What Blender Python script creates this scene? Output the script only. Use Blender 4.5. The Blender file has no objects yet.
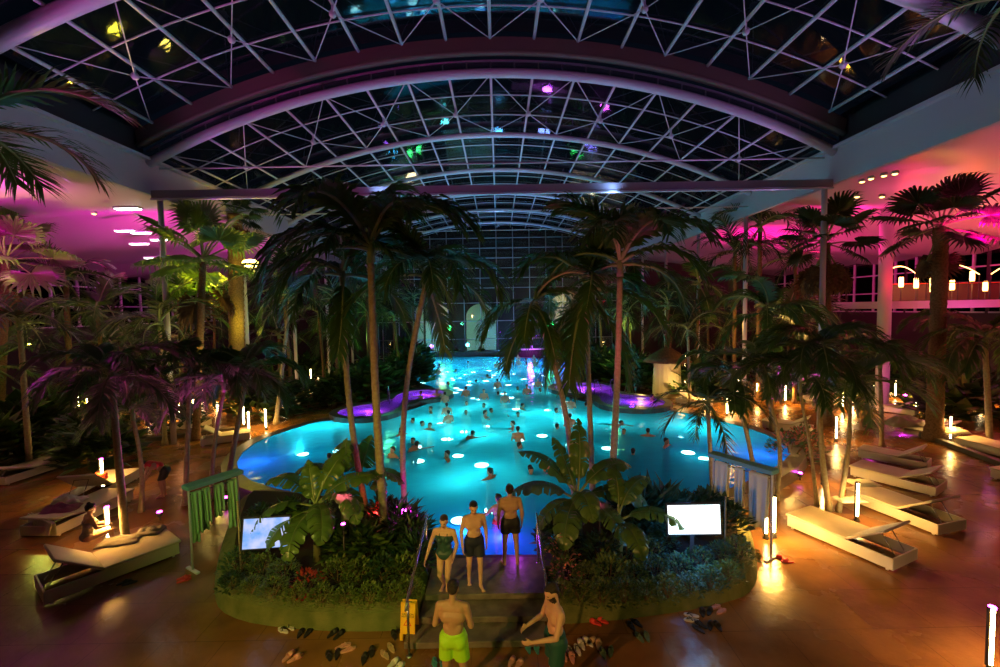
import bpy, bmesh, math, random
from mathutils import Vector, Matrix, noise
from mathutils.geometry import tessellate_polygon
PI = math.pi
R = math.radians
SC = bpy.context.scene
COL = SC.collection
rnd = random.Random(7)

# ------------------------------------------------------------------ camera
H = 5.8
F = 450.0
cam_d = bpy.data.cameras.new('camera')
cam = bpy.data.objects.new('camera', cam_d)
COL.objects.link(cam)
cam_d.sensor_width = 36.0
cam_d.lens = F / 1000 * 36.0
cam_d.clip_end = 400
cam_d.clip_start = 0.05
PITCH, ROLL, YAW = R(3.1), R(1.0), R(-0.15)
CM = Matrix.Rotation(YAW, 3, 'Z') @ Matrix.Rotation(PI / 2 - PITCH, 3, 'X') @ Matrix.Rotation(-ROLL, 3, 'Z')
cam.matrix_world = Matrix.Translation((0, 0, H)) @ CM.to_4x4()
SC.camera = cam


def ray(px, py):
    return CM @ Vector(((px - 500) / F, -(py - 333.5) / F, -1.0))


def U(px, py, z=0.0):
    """the point of the horizontal plane z that the photograph shows at px, py"""
    d = ray(px, py)
    t = (z - H) / d.z
    return Vector((d.x * t, d.y * t, z))


def DP(px, py, dist):
    """the point of the upright plane y = dist shown at px, py"""
    d = ray(px, py)
    t = dist / d.y
    return Vector((d.x * t, dist, H + d.z * t))


# ------------------------------------------------------------------ materials
MATS = {}


def mat(name, col=(.5, .5, .5), rough=.6, metal=0.0, emis=None, es=0.0, spec=.5, trans=0.0, vary=None, vscale=8.0, bump=0.0, bscale=20.0, sheen=0.0):
    m = bpy.data.materials.new(name)
    m.use_nodes = True
    nt = m.node_tree
    b = nt.nodes['Principled BSDF']
    b.inputs['Base Color'].default_value = (*col, 1)
    b.inputs['Roughness'].default_value = rough
    b.inputs['Metallic'].default_value = metal
    b.inputs['Specular IOR Level'].default_value = spec
    if emis:
        b.inputs['Emission Color'].default_value = (*emis, 1)
        b.inputs['Emission Strength'].default_value = es
    if vary:
        tc = nt.nodes.new('ShaderNodeTexCoord')
        n = nt.nodes.new('ShaderNodeTexNoise')
        n.inputs['Scale'].default_value = vscale
        n.inputs['Detail'].default_value = 4
        nt.links.new(tc.outputs['Object'], n.inputs['Vector'])
        r = nt.nodes.new('ShaderNodeValToRGB')
        r.color_ramp.elements[0].position = .35
        r.color_ramp.elements[1].position = .65
        r.color_ramp.elements[0].color = (*col, 1)
        r.color_ramp.elements[1].color = (*vary, 1)
        nt.links.new(n.outputs['Fac'], r.inputs['Fac'])
        nt.links.new(r.outputs['Color'], b.inputs['Base Color'])
    if bump:
        n2 = nt.nodes.new('ShaderNodeTexNoise')
        n2.inputs['Scale'].default_value = bscale
        bp = nt.nodes.new('ShaderNodeBump')
        bp.inputs['Strength'].default_value = bump
        bp.inputs['Distance'].default_value = .02
        nt.links.new(n2.outputs['Fac'], bp.inputs['Height'])
        nt.links.new(bp.outputs['Normal'], b.inputs['Normal'])
    if trans:
        t = nt.nodes.new('ShaderNodeBsdfTranslucent')
        t.inputs['Color'].default_value = (*(min(1, c * 1.3) for c in col), 1)
        mx = nt.nodes.new('ShaderNodeMixShader')
        mx.inputs['Fac'].default_value = trans
        out = nt.nodes['Material Output']
        nt.links.new(b.outputs[0], mx.inputs[1])
        nt.links.new(t.outputs[0], mx.inputs[2])
        nt.links.new(mx.outputs[0], out.inputs['Surface'])
    MATS[name] = m
    return m


mat('leaf', (.050, .13, .022), .38, trans=.3, vary=(.085, .17, .03), vscale=1.5)
mat('leaf_pale', (.12, .22, .07), .4, trans=.35, vary=(.17, .26, .08), vscale=1.5)
mat('leaf_dark', (.022, .055, .014), .45, trans=.2, vary=(.04, .08, .02), vscale=1.5)
mat('banana_leaf', (.07, .16, .03), .3, trans=.3, vary=(.12, .22, .04), vscale=3)
mat('thatch', (.16, .09, .035), .9, vary=(.09, .05, .02), vscale=9)
mat('trunk_pale', (.38, .34, .20), .7, vary=(.28, .22, .12), vscale=14, bump=.4)
mat('trunk_brown', (.22, .13, .065), .9, vary=(.12, .07, .03), vscale=16, bump=.6)
mat('crownshaft', (.16, .24, .08), .45)
mat('stem_green', (.22, .30, .10), .5)
mat('shrub_leaf', (.07, .15, .025), .4, trans=.25, vary=(.14, .20, .04), vscale=5)
mat('shrub_yellow', (.20, .24, .04), .45, trans=.25, vary=(.11, .18, .03), vscale=5)
mat('shrub_blue', (.035, .10, .05), .45, trans=.2)
mat('red_leaf', (.35, .04, .02), .45, trans=.25)
mat('blossom', (.7, .25, .18), .6)
mat('soil', (.035, .025, .016), .95, bump=.6)
mat('moss', (.09, .12, .03), .95, vary=(.17, .18, .06), vscale=3, bump=1.0, bscale=60)
mat('dark_stone', (.045, .04, .045), .35, vary=(.08, .07, .07), vscale=4, bump=.3)
mat('step_stone', (.12, .095, .085), .45, vary=(.20, .16, .14), vscale=5, bump=.4)
mat('step_edge', (.05, .04, .035), .4)
mat('white_steel', (.62, .62, .68), .45, metal=0.0)
mat('steel_tube', (.45, .45, .48), .25, metal=.9)
mat('brown_beam', (.16, .125, .09), .55)
mat('beam_grey', (.36, .33, .37), .5)
mat('fascia', (.64, .55, .60), .55)
mat('plaster', (.55, .5, .47), .7)
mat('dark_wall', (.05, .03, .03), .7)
mat('cream', (.66, .56, .36), .7)
mat('white_plastic', (.75, .72, .60), .5)
mat('mattress', (.72, .66, .50), .75, vary=(.62, .56, .42), vscale=2)
mat('frame_dark', (.05, .04, .03), .5)
mat('charcoal', (.03, .03, .035), .5)
mat('lamp_tube', (1, .8, .5), .5, emis=(1, .78, .38), es=26)
mat('lamp_small', (1, .7, .35), .5, emis=(1, .50, .12), es=9)
mat('lamp_pink', (1, .1, .7), .5, emis=(1, .05, .75), es=20)
mat('lamp_red', (1, .1, .05), .5, emis=(1, .04, .03), es=10)
mat('lamp_white', (1, 1, 1), .5, emis=(1, .93, .95), es=10)
mat('lamp_yellow', (1, .8, .3), .5, emis=(1, .75, .12), es=30)
mat('lamp_green', (.2, 1, .3), .5, emis=(.05, 1, .2), es=7)
mat('lamp_teal', (.2, 1, .9), .5, emis=(.10, .8, .9), es=14)
mat('lamp_violet', (.5, .2, 1), .5, emis=(.45, .12, 1), es=14)
mat('pool_lamp', (1, 1, 1), .5, emis=(.80, 1, 1), es=24)
mat('sign_yellow', (.9, .52, .02), .5)
mat('sign_red', (.75, .06, .02), .5)
mat('sign_black', (.03, .02, .02), .5)
mat('towel_green', (.32, .62, .30), .9, bump=.3)
mat('towel_white', (.72, .74, .60), .9, bump=.3)
mat('towel_blue', (.16, .40, .42), .9)
mat('towel_plum', (.22, .06, .12), .9, bump=.4)
mat('towel_grey', (.33, .30, .27), .9, bump=.4)
mat('red_cloth', (.62, .06, .03), .8)
mat('skin_light', (.72, .44, .30), .5, vary=(.66, .38, .26), vscale=6)
mat('skin_tan', (.52, .30, .19), .5, vary=(.46, .26, .16), vscale=6)
mat('hair_dark', (.018, .012, .010), .5, bump=.5, bscale=90)
mat('hair_brown', (.07, .035, .02), .5, bump=.5, bscale=90)
mat('lip', (.40, .13, .11), .4)
mat('eye_dark', (.02, .015, .015), .2)
mat('swim_lime', (.42, .85, .02), .6)
mat('swim_navy', (.012, .018, .05), .7)
mat('swim_black', (.012, .012, .016), .6)
mat('swim_teal', (.015, .10, .09), .6)
mat('swim_suit', (.02, .07, .07), .5)
mat('swim_red', (.8, .03, .08), .6)
mat('shoe_white', (.6, .58, .55), .6)
mat('shoe_pink', (.62, .30, .26), .6)
mat('shoe_dark', (.02, .018, .018), .6)
mat('shoe_green', (.10, .16, .08), .6)
mat('shoe_tan', (.45, .30, .18), .6)
mat('shoe_red', (.7, .05, .05), .6)
mat('shoe_teal', (.06, .33, .36), .6)


def nodes_of(name):
    m = bpy.data.materials.new(name)
    m.use_nodes = True
    nt = m.node_tree
    for n in list(nt.nodes):
        nt.nodes.remove(n)
    MATS[name] = m
    N = lambda t: nt.nodes.new('ShaderNode' + t)
    return m, nt, N, nt.links.new


# wet brown-orange paving
m, nt, N, L = nodes_of('wet_paving')
out = N('OutputMaterial'); b = N('BsdfPrincipled'); tc = N('TexCoord')
n1 = N('TexNoise'); n1.inputs['Scale'].default_value = .9; n1.inputs['Detail'].default_value = 6
n2 = N('TexNoise'); n2.inputs['Scale'].default_value = .55; n2.inputs['Detail'].default_value = 5
n3 = N('TexNoise'); n3.inputs['Scale'].default_value = 7; n3.inputs['Detail'].default_value = 5
br = N('TexBrick'); br.offset = .5
br.inputs['Scale'].default_value = 1.0
br.inputs['Mortar Size'].default_value = .006
br.inputs['Brick Width'].default_value = 1.1
br.inputs['Row Height'].default_value = 1.1
br.inputs['Color1'].default_value = (1, 1, 1, 1); br.inputs['Color2'].default_value = (.82, .82, .82, 1); br.inputs['Mortar'].default_value = (.35, .35, .35, 1)
for n in (n1, n2, n3, br):
    L(tc.outputs['Object'], n.inputs['Vector'])
r1 = N('ValToRGB'); r1.color_ramp.elements[0].position = .3; r1.color_ramp.elements[1].position = .7
r1.color_ramp.elements[0].color = (.15, .070, .022, 1); r1.color_ramp.elements[1].color = (.32, .15, .042, 1)
L(n1.outputs['Fac'], r1.inputs['Fac'])
mx = N('MixRGB'); mx.blend_type = 'MULTIPLY'; mx.inputs['Fac'].default_value = .8
L(r1.outputs['Color'], mx.inputs['Color1']); L(br.outputs['Color'], mx.inputs['Color2'])
L(mx.outputs['Color'], b.inputs['Base Color'])
r2 = N('ValToRGB'); r2.color_ramp.elements[0].position = .30; r2.color_ramp.elements[1].position = .72
r2.color_ramp.elements[0].color = (.09, .09, .09, 1); r2.color_ramp.elements[1].color = (.36, .36, .36, 1)
L(n2.outputs['Fac'], r2.inputs['Fac']); L(r2.outputs['Color'], b.inputs['Roughness'])
bp = N('Bump'); bp.inputs['Strength'].default_value = .35; bp.inputs['Distance'].default_value = .02
L(n3.outputs['Fac'], bp.inputs['Height']); L(bp.outputs['Normal'], b.inputs['Normal'])
L(b.outputs[0], out.inputs['Surface'])


def clear_surface(name, tint, rough, wave_scale, wave_strength, base=.04, ior=1.33, dist=.05, murk=None):
    m, nt, N, L = nodes_of(name)
    out = N('OutputMaterial'); tr = N('BsdfTransparent'); gl = N('BsdfGlossy'); fr = N('Fresnel'); mixs = N('MixShader')
    tr.inputs['Color'].default_value = (*tint, 1)
    gl.inputs['Roughness'].default_value = rough
    fr.inputs['IOR'].default_value = ior
    if wave_strength:
        tc = N('TexCoord'); n = N('TexNoise'); n.inputs['Scale'].default_value = wave_scale; n.inputs['Detail'].default_value = 3
        bp = N('Bump'); bp.inputs['Strength'].default_value = wave_strength; bp.inputs['Distance'].default_value = dist
        L(tc.outputs['Object'], n.inputs['Vector']); L(n.outputs['Fac'], bp.inputs['Height'])
        L(bp.outputs['Normal'], gl.inputs['Normal']); L(bp.outputs['Normal'], fr.inputs['Normal'])
    if murk:
        tl = N('BsdfTranslucent'); tl.inputs['Color'].default_value = (*murk[0], 1)
        m2 = N('MixShader'); m2.inputs['Fac'].default_value = murk[1]
        L(tr.outputs[0], m2.inputs[1]); L(tl.outputs[0], m2.inputs[2]); L(m2.outputs[0], mixs.inputs[1])
    else: L(tr.outputs[0], mixs.inputs[1])
    L(fr.outputs[0], mixs.inputs['Fac']); L(gl.outputs[0], mixs.inputs[2])
    L(mixs.outputs[0], out.inputs['Surface'])
    return m


clear_surface('water', (.42, .93, .96), .07, 2.2, .7, ior=1.33, murk=((.03, .86, .92), .60))
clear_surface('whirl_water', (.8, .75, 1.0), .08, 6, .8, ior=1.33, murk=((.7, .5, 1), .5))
clear_surface('roof_glass', (.55, .6, .62), .04, .6, .03, ior=1.55)
clear_surface('end_glass', (.85, .9, .9), .03, .6, .02, ior=1.5)

m, nt, N, L = nodes_of('basin')
out = N('OutputMaterial'); b = N('BsdfPrincipled'); tc = N('TexCoord')
br = N('TexBrick'); br.offset = 0
br.inputs['Scale'].default_value = 1.0; br.inputs['Mortar Size'].default_value = .01
br.inputs['Brick Width'].default_value = .3; br.inputs['Row Height'].default_value = .3
br.inputs['Color1'].default_value = (.05, .66, .74, 1); br.inputs['Color2'].default_value = (.04, .60, .70, 1); br.inputs['Mortar'].default_value = (.03, .45, .55, 1)
L(tc.outputs['Object'], br.inputs['Vector'])
L(br.outputs['Color'], b.inputs['Base Color']); b.inputs['Roughness'].default_value = .6
L(b.outputs[0], out.inputs['Surface'])

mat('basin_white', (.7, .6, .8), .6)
# stretched side ceilings, glossy and soft
mat('stretch_ceiling', (.62, .55, .56), .32, spec=.6, bump=.15, bscale=.7)


def screen(name, bars, strength):
    m, nt, N, L = nodes_of(name)
    out = N('OutputMaterial'); e = N('Emission'); tc = N('TexCoord')
    n = N('TexNoise'); n.inputs['Scale'].default_value = 3.2; n.inputs['Detail'].default_value = 5
    L(tc.outputs['Object'], n.inputs['Vector'])
    r = N('ValToRGB')
    r.color_ramp.elements[0].position = .30; r.color_ramp.elements[1].position = .60
    r.color_ramp.elements[0].color = bars[0]; r.color_ramp.elements[1].color = bars[1]
    L(n.outputs['Fac'], r.inputs['Fac']); L(r.outputs['Color'], e.inputs['Color'])
    e.inputs['Strength'].default_value = strength
    L(e.outputs[0], out.inputs['Surface'])


screen('screen_white', ((.55, .95, .95, 1), (.95, .97, 1, 1)), 2.2)
screen('screen_blue', ((.03, .33, .9, 1), (.60, .66, 1, 1)), .9)


# ------------------------------------------------------------------ mesh helpers
class MB:
    def __init__(s):
        s.v = []; s.f = []; s.mi = []; s.mats = []; s.cur = 0

    def mat(s, name):
        if name not in s.mats:
            s.mats.append(name)
        s.cur = s.mats.index(name)
        return s

    def face(s, idx):
        s.f.append(idx); s.mi.append(s.cur)

    def add(s, verts, faces):
        o = len(s.v)
        s.v.extend([Vector(v) for v in verts])
        for f in faces:
            s.face([i + o for i in f])
        return s

    def box(s, c, d, rz=0.0, M=None):
        hx, hy, hz = d[0] / 2, d[1] / 2, d[2] / 2
        vs = [Vector((x, y, z)) for z in (-hz, hz) for x, y in ((-hx, -hy), (hx, -hy), (hx, hy), (-hx, hy))]
        rot = M if M is not None else Matrix.Rotation(rz, 3, 'Z')
        c = Vector(c)
        return s.add([rot @ v + c for v in vs], [(0, 3, 2, 1), (4, 5, 6, 7), (0, 1, 5, 4), (1, 2, 6, 5), (2, 3, 7, 6), (3, 0, 4, 7)])

    def bbox(s, c, d, bev=.02, rz=0.0, M=None):
        """a box with chamfered upright and top edges"""
        hx, hy, hz = d[0] / 2, d[1] / 2, d[2] / 2
        b = min(bev, hx * .9, hy * .9, hz * .9)
        rot = M if M is not None else Matrix.Rotation(rz, 3, 'Z')
        c = Vector(c)

        def ring(z, ins):
            x, y = hx - ins, hy - ins
            return [(-x + b, -y, z), (x - b, -y, z), (x, -y + b, z), (x, y - b, z), (x - b, y, z), (-x + b, y, z), (-x, y - b, z), (-x, -y + b, z)]
        rings = [ring(-hz, b * .6), ring(-hz + b * .6, 0), ring(hz - b * .6, 0), ring(hz, b * .6)]
        vs = [rot @ Vector(v) + c for r_ in rings for v in r_]
        fs = [tuple(reversed(range(8))), tuple(range(24, 32))]
        for k in range(3):
            for i in range(8):
                j = (i + 1) % 8
                fs.append((k * 8 + i, k * 8 + j, k * 8 + 8 + j, k * 8 + 8 + i))
        return s.add(vs, fs)

    def tube(s, pts, rad, n=8, cap=True):
        pts = [Vector(p) for p in pts]
        k = len(pts)
        if not hasattr(rad, '__len__'):
            rad = [rad] * k
        o = len(s.v)
        up = None
        for i, p in enumerate(pts):
            t = (pts[min(i + 1, k - 1)] - pts[max(i - 1, 0)])
            if t.length < 1e-9:
                t = Vector((0, 0, 1))
            t.normalize()
            if up is None:
                a = Vector((0, 0, 1)) if abs(t.z) < .9 else Vector((1, 0, 0))
                up = (a - t * a.dot(t)).normalized()
            else:
                up = (up - t * up.dot(t)).normalized()
            w = t.cross(up)
            for j in range(n):
                a = 2 * PI * j / n
                s.v.append(p + (up * math.cos(a) + w * math.sin(a)) * rad[i])
        for i in range(k - 1):
            for j in range(n):
                j2 = (j + 1) % n
                s.face([o + i * n + j, o + i * n + j2, o + (i + 1) * n + j2, o + (i + 1) * n + j])
        if cap:
            s.face([o + j for j in reversed(range(n))])
            s.face([o + (k - 1) * n + j for j in range(n)])
        return s

    def lathe(s, prof, c=(0, 0, 0), n=16):
        c = Vector(c)
        o = len(s.v)
        for r_, z in prof:
            for j in range(n):
                a = 2 * PI * j / n
                s.v.append(c + Vector((r_ * math.cos(a), r_ * math.sin(a), z)))
        for i in range(len(prof) - 1):
            for j in range(n):
                j2 = (j + 1) % n
                s.face([o + i * n + j, o + i * n + j2, o + (i + 1) * n + j2, o + (i + 1) * n + j])
        s.face([o + j for j in reversed(range(n))])
        s.face([o + (len(prof) - 1) * n + j for j in range(n)])
        return s

    def ell(s, c, r_, n=10, M=None):
        c = Vector(c)
        o = len(s.v)
        h = n // 2 + 1
        for i in range(1, h):
            t = PI * i / h
            for j in range(n):
                a = 2 * PI * j / n
                v = Vector((r_[0] * math.sin(t) * math.cos(a), r_[1] * math.sin(t) * math.sin(a), r_[2] * math.cos(t)))
                s.v.append((M @ v if M is not None else v) + c)
        top = Vector((0, 0, r_[2])); bot = -top
        s.v.append((M @ top if M is not None else top) + c)
        s.v.append((M @ bot if M is not None else bot) + c)
        T, B = len(s.v) - 2, len(s.v) - 1
        for i in range(h - 2):
            for j in range(n):
                j2 = (j + 1) % n
                s.face([o + i * n + j, o + (i + 1) * n + j, o + (i + 1) * n + j2, o + i * n + j2])
        for j in range(n):
            j2 = (j + 1) % n
            s.face([T, o + j, o + j2])
            s.face([B, o + (h - 2) * n + j2, o + (h - 2) * n + j])
        return s

    def prism(s, poly, z0, z1):
        """upright walls and a flat top and bottom over an outline"""
        n = len(poly)
        o = len(s.v)
        for z in (z0, z1):
            for p in poly:
                s.v.append(Vector((p[0], p[1], z)))
        for i in range(n):
            j = (i + 1) % n
            s.face([o + i, o + j, o + n + j, o + n + i])
        tri = tessellate_polygon([[Vector((p[0], p[1], 0)) for p in poly]])
        for t in tri:
            s.face([o + n + i for i in t]); s.face([o + i for i in reversed(t)])
        return s

    def build(s, name, mats=None, parent=None, smooth=False):
        me = bpy.data.meshes.new(name)
        me.from_pydata([tuple(v) for v in s.v], [], s.f)
        names = s.mats or ([mats] if isinstance(mats, str) else list(mats))
        for n_ in names:
            me.materials.append(MATS[n_])
        if s.mats:
            me.polygons.foreach_set('material_index', s.mi)
        if smooth:
            me.polygons.foreach_set('use_smooth', [True] * len(me.polygons))
        me.update()
        return link(name, me, parent)


def link(name, me, parent=None):
    o = bpy.data.objects.new(name, me)
    COL.objects.link(o)
    if parent is not None:
        o.parent = parent
    return o


def tag(o, label=None, cat=None, group=None, kind=None):
    if label: o['label'] = label
    if cat: o['category'] = cat
    if group: o['group'] = group
    if kind: o['kind'] = kind
    return o


def thing(name, loc, rz=0.0, label=None, cat=None, group=None):
    o = bpy.data.objects.new(name, None)
    o.empty_display_size = .1
    COL.objects.link(o)
    o.location = loc
    o.rotation_euler = (0, 0, rz)
    return tag(o, label, cat, group)


def structure(name, mb, mats=None, smooth=False):
    return tag(mb.build(name, mats, smooth=smooth), kind='structure')


def copy_tree(o, parent=None):
    c = o.copy()
    COL.objects.link(c)
    if parent is not None:
        c.parent = parent
    for ch in o.children:
        copy_tree(ch, c)
    return c


def lamp(kind, loc, energy, color, size=.1, target=None, angle=60, blend=.6, name='light'):
    d = bpy.data.lights.new(name, kind)
    d.energy = energy
    d.color = color
    if kind == 'AREA':
        d.size = size
    else:
        d.shadow_soft_size = size
    if kind == 'SPOT':
        d.spot_size = R(angle); d.spot_blend = blend
    o = bpy.data.objects.new(name, d)
    COL.objects.link(o)
    o.location = loc
    if target is not None:
        o.rotation_euler = (Vector(target) - Vector(loc)).to_track_quat('-Z', 'Y').to_euler()
    return o


ORD = ['', 'first', 'second', 'third', 'fourth', 'fifth', 'sixth', 'seventh', 'eighth', 'ninth', 'tenth', 'eleventh', 'twelfth', 'thirteenth', 'fourteenth', 'fifteenth', 'sixteenth', 'seventeenth', 'eighteenth', 'nineteenth', 'twentieth']

ORD += ['twenty-' + w_ for w_ in ORD[1:10]] + ['thirtieth'] + ['thirty-' + w_ for w_ in ORD[1:10]] + ['fortieth'] + ['forty-' + w_ for w_ in ORD[1:10]] + ['fiftieth'] + ['fifty-' + w_ for w_ in ORD[1:10]] + ['sixtieth'] + ['sixty-' + w_ for w_ in ORD[1:10]]
# ================================================================== the hall
W = 14.5
SPRING = 6.45 + H            # spring height of the vault
SAG = 3.47
RV = (W * W + SAG * SAG) / (2 * SAG)
XC = -.15                    # the ridge runs a little beside the camera


def vz(x, off=0.0):
    return SPRING + SAG - RV + math.sqrt(max(RV * RV - x * x, 0)) + off


def arc_x(s):
    return RV * math.sin(s / RV)


WATER = .38
POOL_B = -.92
TOP = .42

pool_px = [(440, 556), (538, 556), (552, 542), (585, 512), (640, 498), (700, 496), (742, 486), (792, 458), (786, 445), (760, 432), (716, 420), (674, 411), (640, 411), (598, 405), (566, 398), (558, 390), (574, 378), (580, 373), (570, 366), (560, 360),
           (500, 357), (428, 357), (410, 361), (402, 368), (402, 378), (430, 386), (443, 394), (432, 403), (408, 411), (375, 420), (342, 420), (316, 422), (288, 431), (260, 440), (236, 458), (240, 478), (290, 494), (360, 500), (402, 520), (425, 542)]
pool = [U(x, y, WATER) for x, y in pool_px]
pool = [Vector((p.x, p.y, 0)) for p in pool]


def rounded(poly, it=1, keep=()):
    for _ in range(it):
        q = []
        n = len(poly)
        for i in range(n):
            a, b_ = poly[i], poly[(i + 1) % n]
            q += [a.lerp(b_, .25), a.lerp(b_, .75)]
        poly = q
    return poly


pool_s = pool[:2] + rounded(pool[1:] + pool[:1], 1)[1:-3]
pool_s = [p for i, p in enumerate(pool_s) if (p - pool_s[i - 1]).length > 1e-4]


def offset(poly, d):
    n = len(poly)
    out = []
    area = sum(poly[i].x * poly[(i + 1) % n].y - poly[(i + 1) % n].x * poly[i].y for i in range(n))
    sg = 1 if area > 0 else -1
    for i in range(n):
        a, b_, c = poly[i - 1], poly[i], poly[(i + 1) % n]
        t = ((b_ - a).normalized() + (c - b_).normalized())
        t = t.normalized() if t.length > 1e-6 else (c - b_).normalized()
        out.append(b_ + Vector((t.y, -t.x, 0)) * d * sg)
    return out


def ringwall(mb, a, b_, za, zb):
    n = len(a)
    o = len(mb.v)
    for p in a: mb.v.append(Vector((p.x, p.y, za)))
    for p in b_: mb.v.append(Vector((p.x, p.y, zb)))
    for i in range(n):
        j = (i + 1) % n
        mb.face([o + i, o + j, o + n + j, o + n + i])


# deck with the hole of the pool
def sheet(name, outer, hole, z, m):
    loops = [[Vector((p[0], p[1], 0)) for p in outer]]
    if hole: loops.append([Vector((p.x, p.y, 0)) for p in hole])
    tri = tessellate_polygon(loops)
    vs = [v for l in loops for v in l]
    mb = MB()
    mb.add([(v.x, v.y, z) for v in vs], [])
    for t in tri:
        a, b_, c = (vs[i] for i in t)
        if (b_ - a).cross(c - a).z < 0: t = tuple(reversed(t))
        mb.face(list(t))
    return structure(name, mb, m)


sheet('floor', [(-42, -3), (42, -3), (42, 62), (-42, 62)], offset(pool_s, .3), 0.0, 'wet_paving')
sheet('pool_floor', [(p.x, p.y) for p in pool_s], None, POOL_B, 'basin')
mb = MB()
o_ = offset(pool_s, .5); i_ = pool_s
mb.mat('basin'); ringwall(mb, i_, i_, POOL_B, WATER + .02)
mb.mat('dark_stone'); ringwall(mb, i_, o_, WATER + .03, WATER + .03); ringwall(mb, o_, o_, WATER + .03, 0.0)
structure('pool_wall', mb)
w = sheet('pool_water', [(p.x, p.y) for p in pool_s], None, WATER, 'water')
w['label'] = 'glowing turquoise pool water'

# entry steps from the deck up to the pool, and down into it
xl, xr = U(440, 560, TOP).x - .05, U(538, 560, TOP).x + .05
y3 = U(490, 560, TOP).y + .1
y0, y1, y2 = U(470, 642, .14).y, U(480, 617, .28).y, U(485, 594, .42).y
x0a, x0b = U(404, 642, .14).x, U(548, 642, .14).x
for k, (xa, xb, ya, zt) in enumerate(((x0a, x0b, y0, .14), (xl - .12, xr + .05, y1, .28), (xl - .08, xr + .05, y2, .42))):
    mb = MB().mat('step_stone')
    mb.bbox(((xa + xb) / 2, (ya + y3) / 2, zt - .055), (xb - xa, y3 - ya, .11), .012)
    mb.mat('step_edge').box(((xa + xb) / 2, (ya + y3) / 2 + .03, zt - .125), (xb - xa - .05, y3 - ya - .06, .04))
    structure('trim_%d' % (k + 1), mb)
for k in range(4):
    mb = MB()
    mb.box(((xl + xr) / 2, y3 + .1 + .42 * k, (POOL_B + WATER - .2 - .2 * k) / 2), (xr - xl - .05, .46, WATER - .2 - .2 * k - POOL_B))
    structure('trim_%d' % (k + 4), mb, 'basin_white')

# side walls under the ceilings, end wall, back wall
FB = 5.1 + H
XO = 34.0


def side_ceiling(s, seed):
    mb = MB()
    nx, ny = 14, 40
    for j in range(ny + 1):
        y = -3 + 63 * j / ny
        for i in range(nx + 1):
            u = i / nx
            x = W + .3 + (XO - W) * u
            z = (H + 6.3) - 2.9 * u + .45 * math.sin(y * .42 + u * 3 + seed) * math.sin(u * PI) + .22 * math.sin(y * .9 + u * 7)
            mb.v.append(Vector((s * x, y, z)))
    for j in range(ny):
        for i in range(nx):
            a = j * (nx + 1) + i
            mb.face([a, a + 1, a + nx + 2, a + nx + 1])
    return mb


tag(side_ceiling(1, .5).build('ceiling', 'stretch_ceiling', smooth=True), kind='structure')
tag(side_ceiling(-1, 2.1).build('ceiling', 'stretch_ceiling', smooth=True), kind='structure')
for s, nm in ((-1, 'left'), (1, 'right')):
    structure('trim_%s_upstand' % nm, MB().box((s * (W + .14) + XC, 8.2, SPRING + .75), (.2, 22, 1.3)), 'charcoal')  # dark strip added to hide the lit aisle ceiling above the fascia
    structure('trim_%s_gutter' % nm, MB().box((s * (W + .5) + XC, 28.5, SPRING + .2), (.9, 63, .1)), 'charcoal')
    mb = MB().mat('fascia')
    mb.box((s * (W + .12) + XC, 28.5, (FB + SPRING + .1) / 2), (.24, 63, SPRING + .1 - FB))
    mb.mat('fascia').box((s * (W + .02) + XC, 28.5, SPRING + .08), (.5, 63, .12))
    structure('trim_%s_fascia' % nm, mb)
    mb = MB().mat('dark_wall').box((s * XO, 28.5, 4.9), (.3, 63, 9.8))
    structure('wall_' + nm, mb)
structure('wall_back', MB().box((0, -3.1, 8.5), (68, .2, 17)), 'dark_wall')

# balcony and glazed upper level on each side wall
for k in range(8):
    y = 9 + 6.3 * k
    for s in (-1, 1):
        mb = MB()
        mb.mat('white_steel')
        for d in (-2.2, 0, 2.2): mb.box((s * (XO - .25), y + d, 7.2), (.12, .12, 4.4))
        for z in (5.0, 6.6, 8.2): mb.box((s * (XO - .25), y, z), (.1, 6.0, .1))
        mb.mat('end_glass').box((s * (XO - .2), y, 7.1), (.02, 6.0, 4.3))
        tag(mb.build('window_%d' % (k * 2 + (s > 0) + 1)), kind='structure')

# columns that carry the fascia
for s, px in ((-1, 0), (1, 0)):
    for k, y in enumerate((20.1, 26.4, 32.6, 38.9, 45.2, 51.5)):
        mb = MB().lathe([(.115, 0), (.115, FB)], (s * (W + .12) + XC, y, 0), 14)
        tag(mb.build('column', 'white_steel', smooth=True), kind='structure')

# ------------------------------------------------------------------ vault
AR = [19.4 + 6.35 * k for k in range(6)]       # arches of the long sector
END = 55.0
PITCHX = 1.78


def arch(name, y, off, r0, m, n=56, rad_pts=None, lim=W):
    pts = []
    for i in range(n + 1):
        x = -lim + 2 * lim * i / n
        pts.append((x + XC, y, vz(x, off)))
    return MB().tube(pts, r0, 10)


for k, y in enumerate(AR):
    tag(arch('roof_arch', y, -.05 if k == 0 else -.18, .19 if k == 0 else .15, 'white_steel').build('roof_arch', 'white_steel', smooth=True), kind='structure')
    if k == 0:
        mb = arch('x', y - .05, .42, .05, 'white_steel')
        for i in range(-14, 15):
            x = i * 1.0
            mb.tube([(x + XC, y, vz(x, -.0)), (x + XC, y - .05, vz(x, .42))], .035, 6)
        structure('roof_rail', mb, 'white_steel', True)
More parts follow.
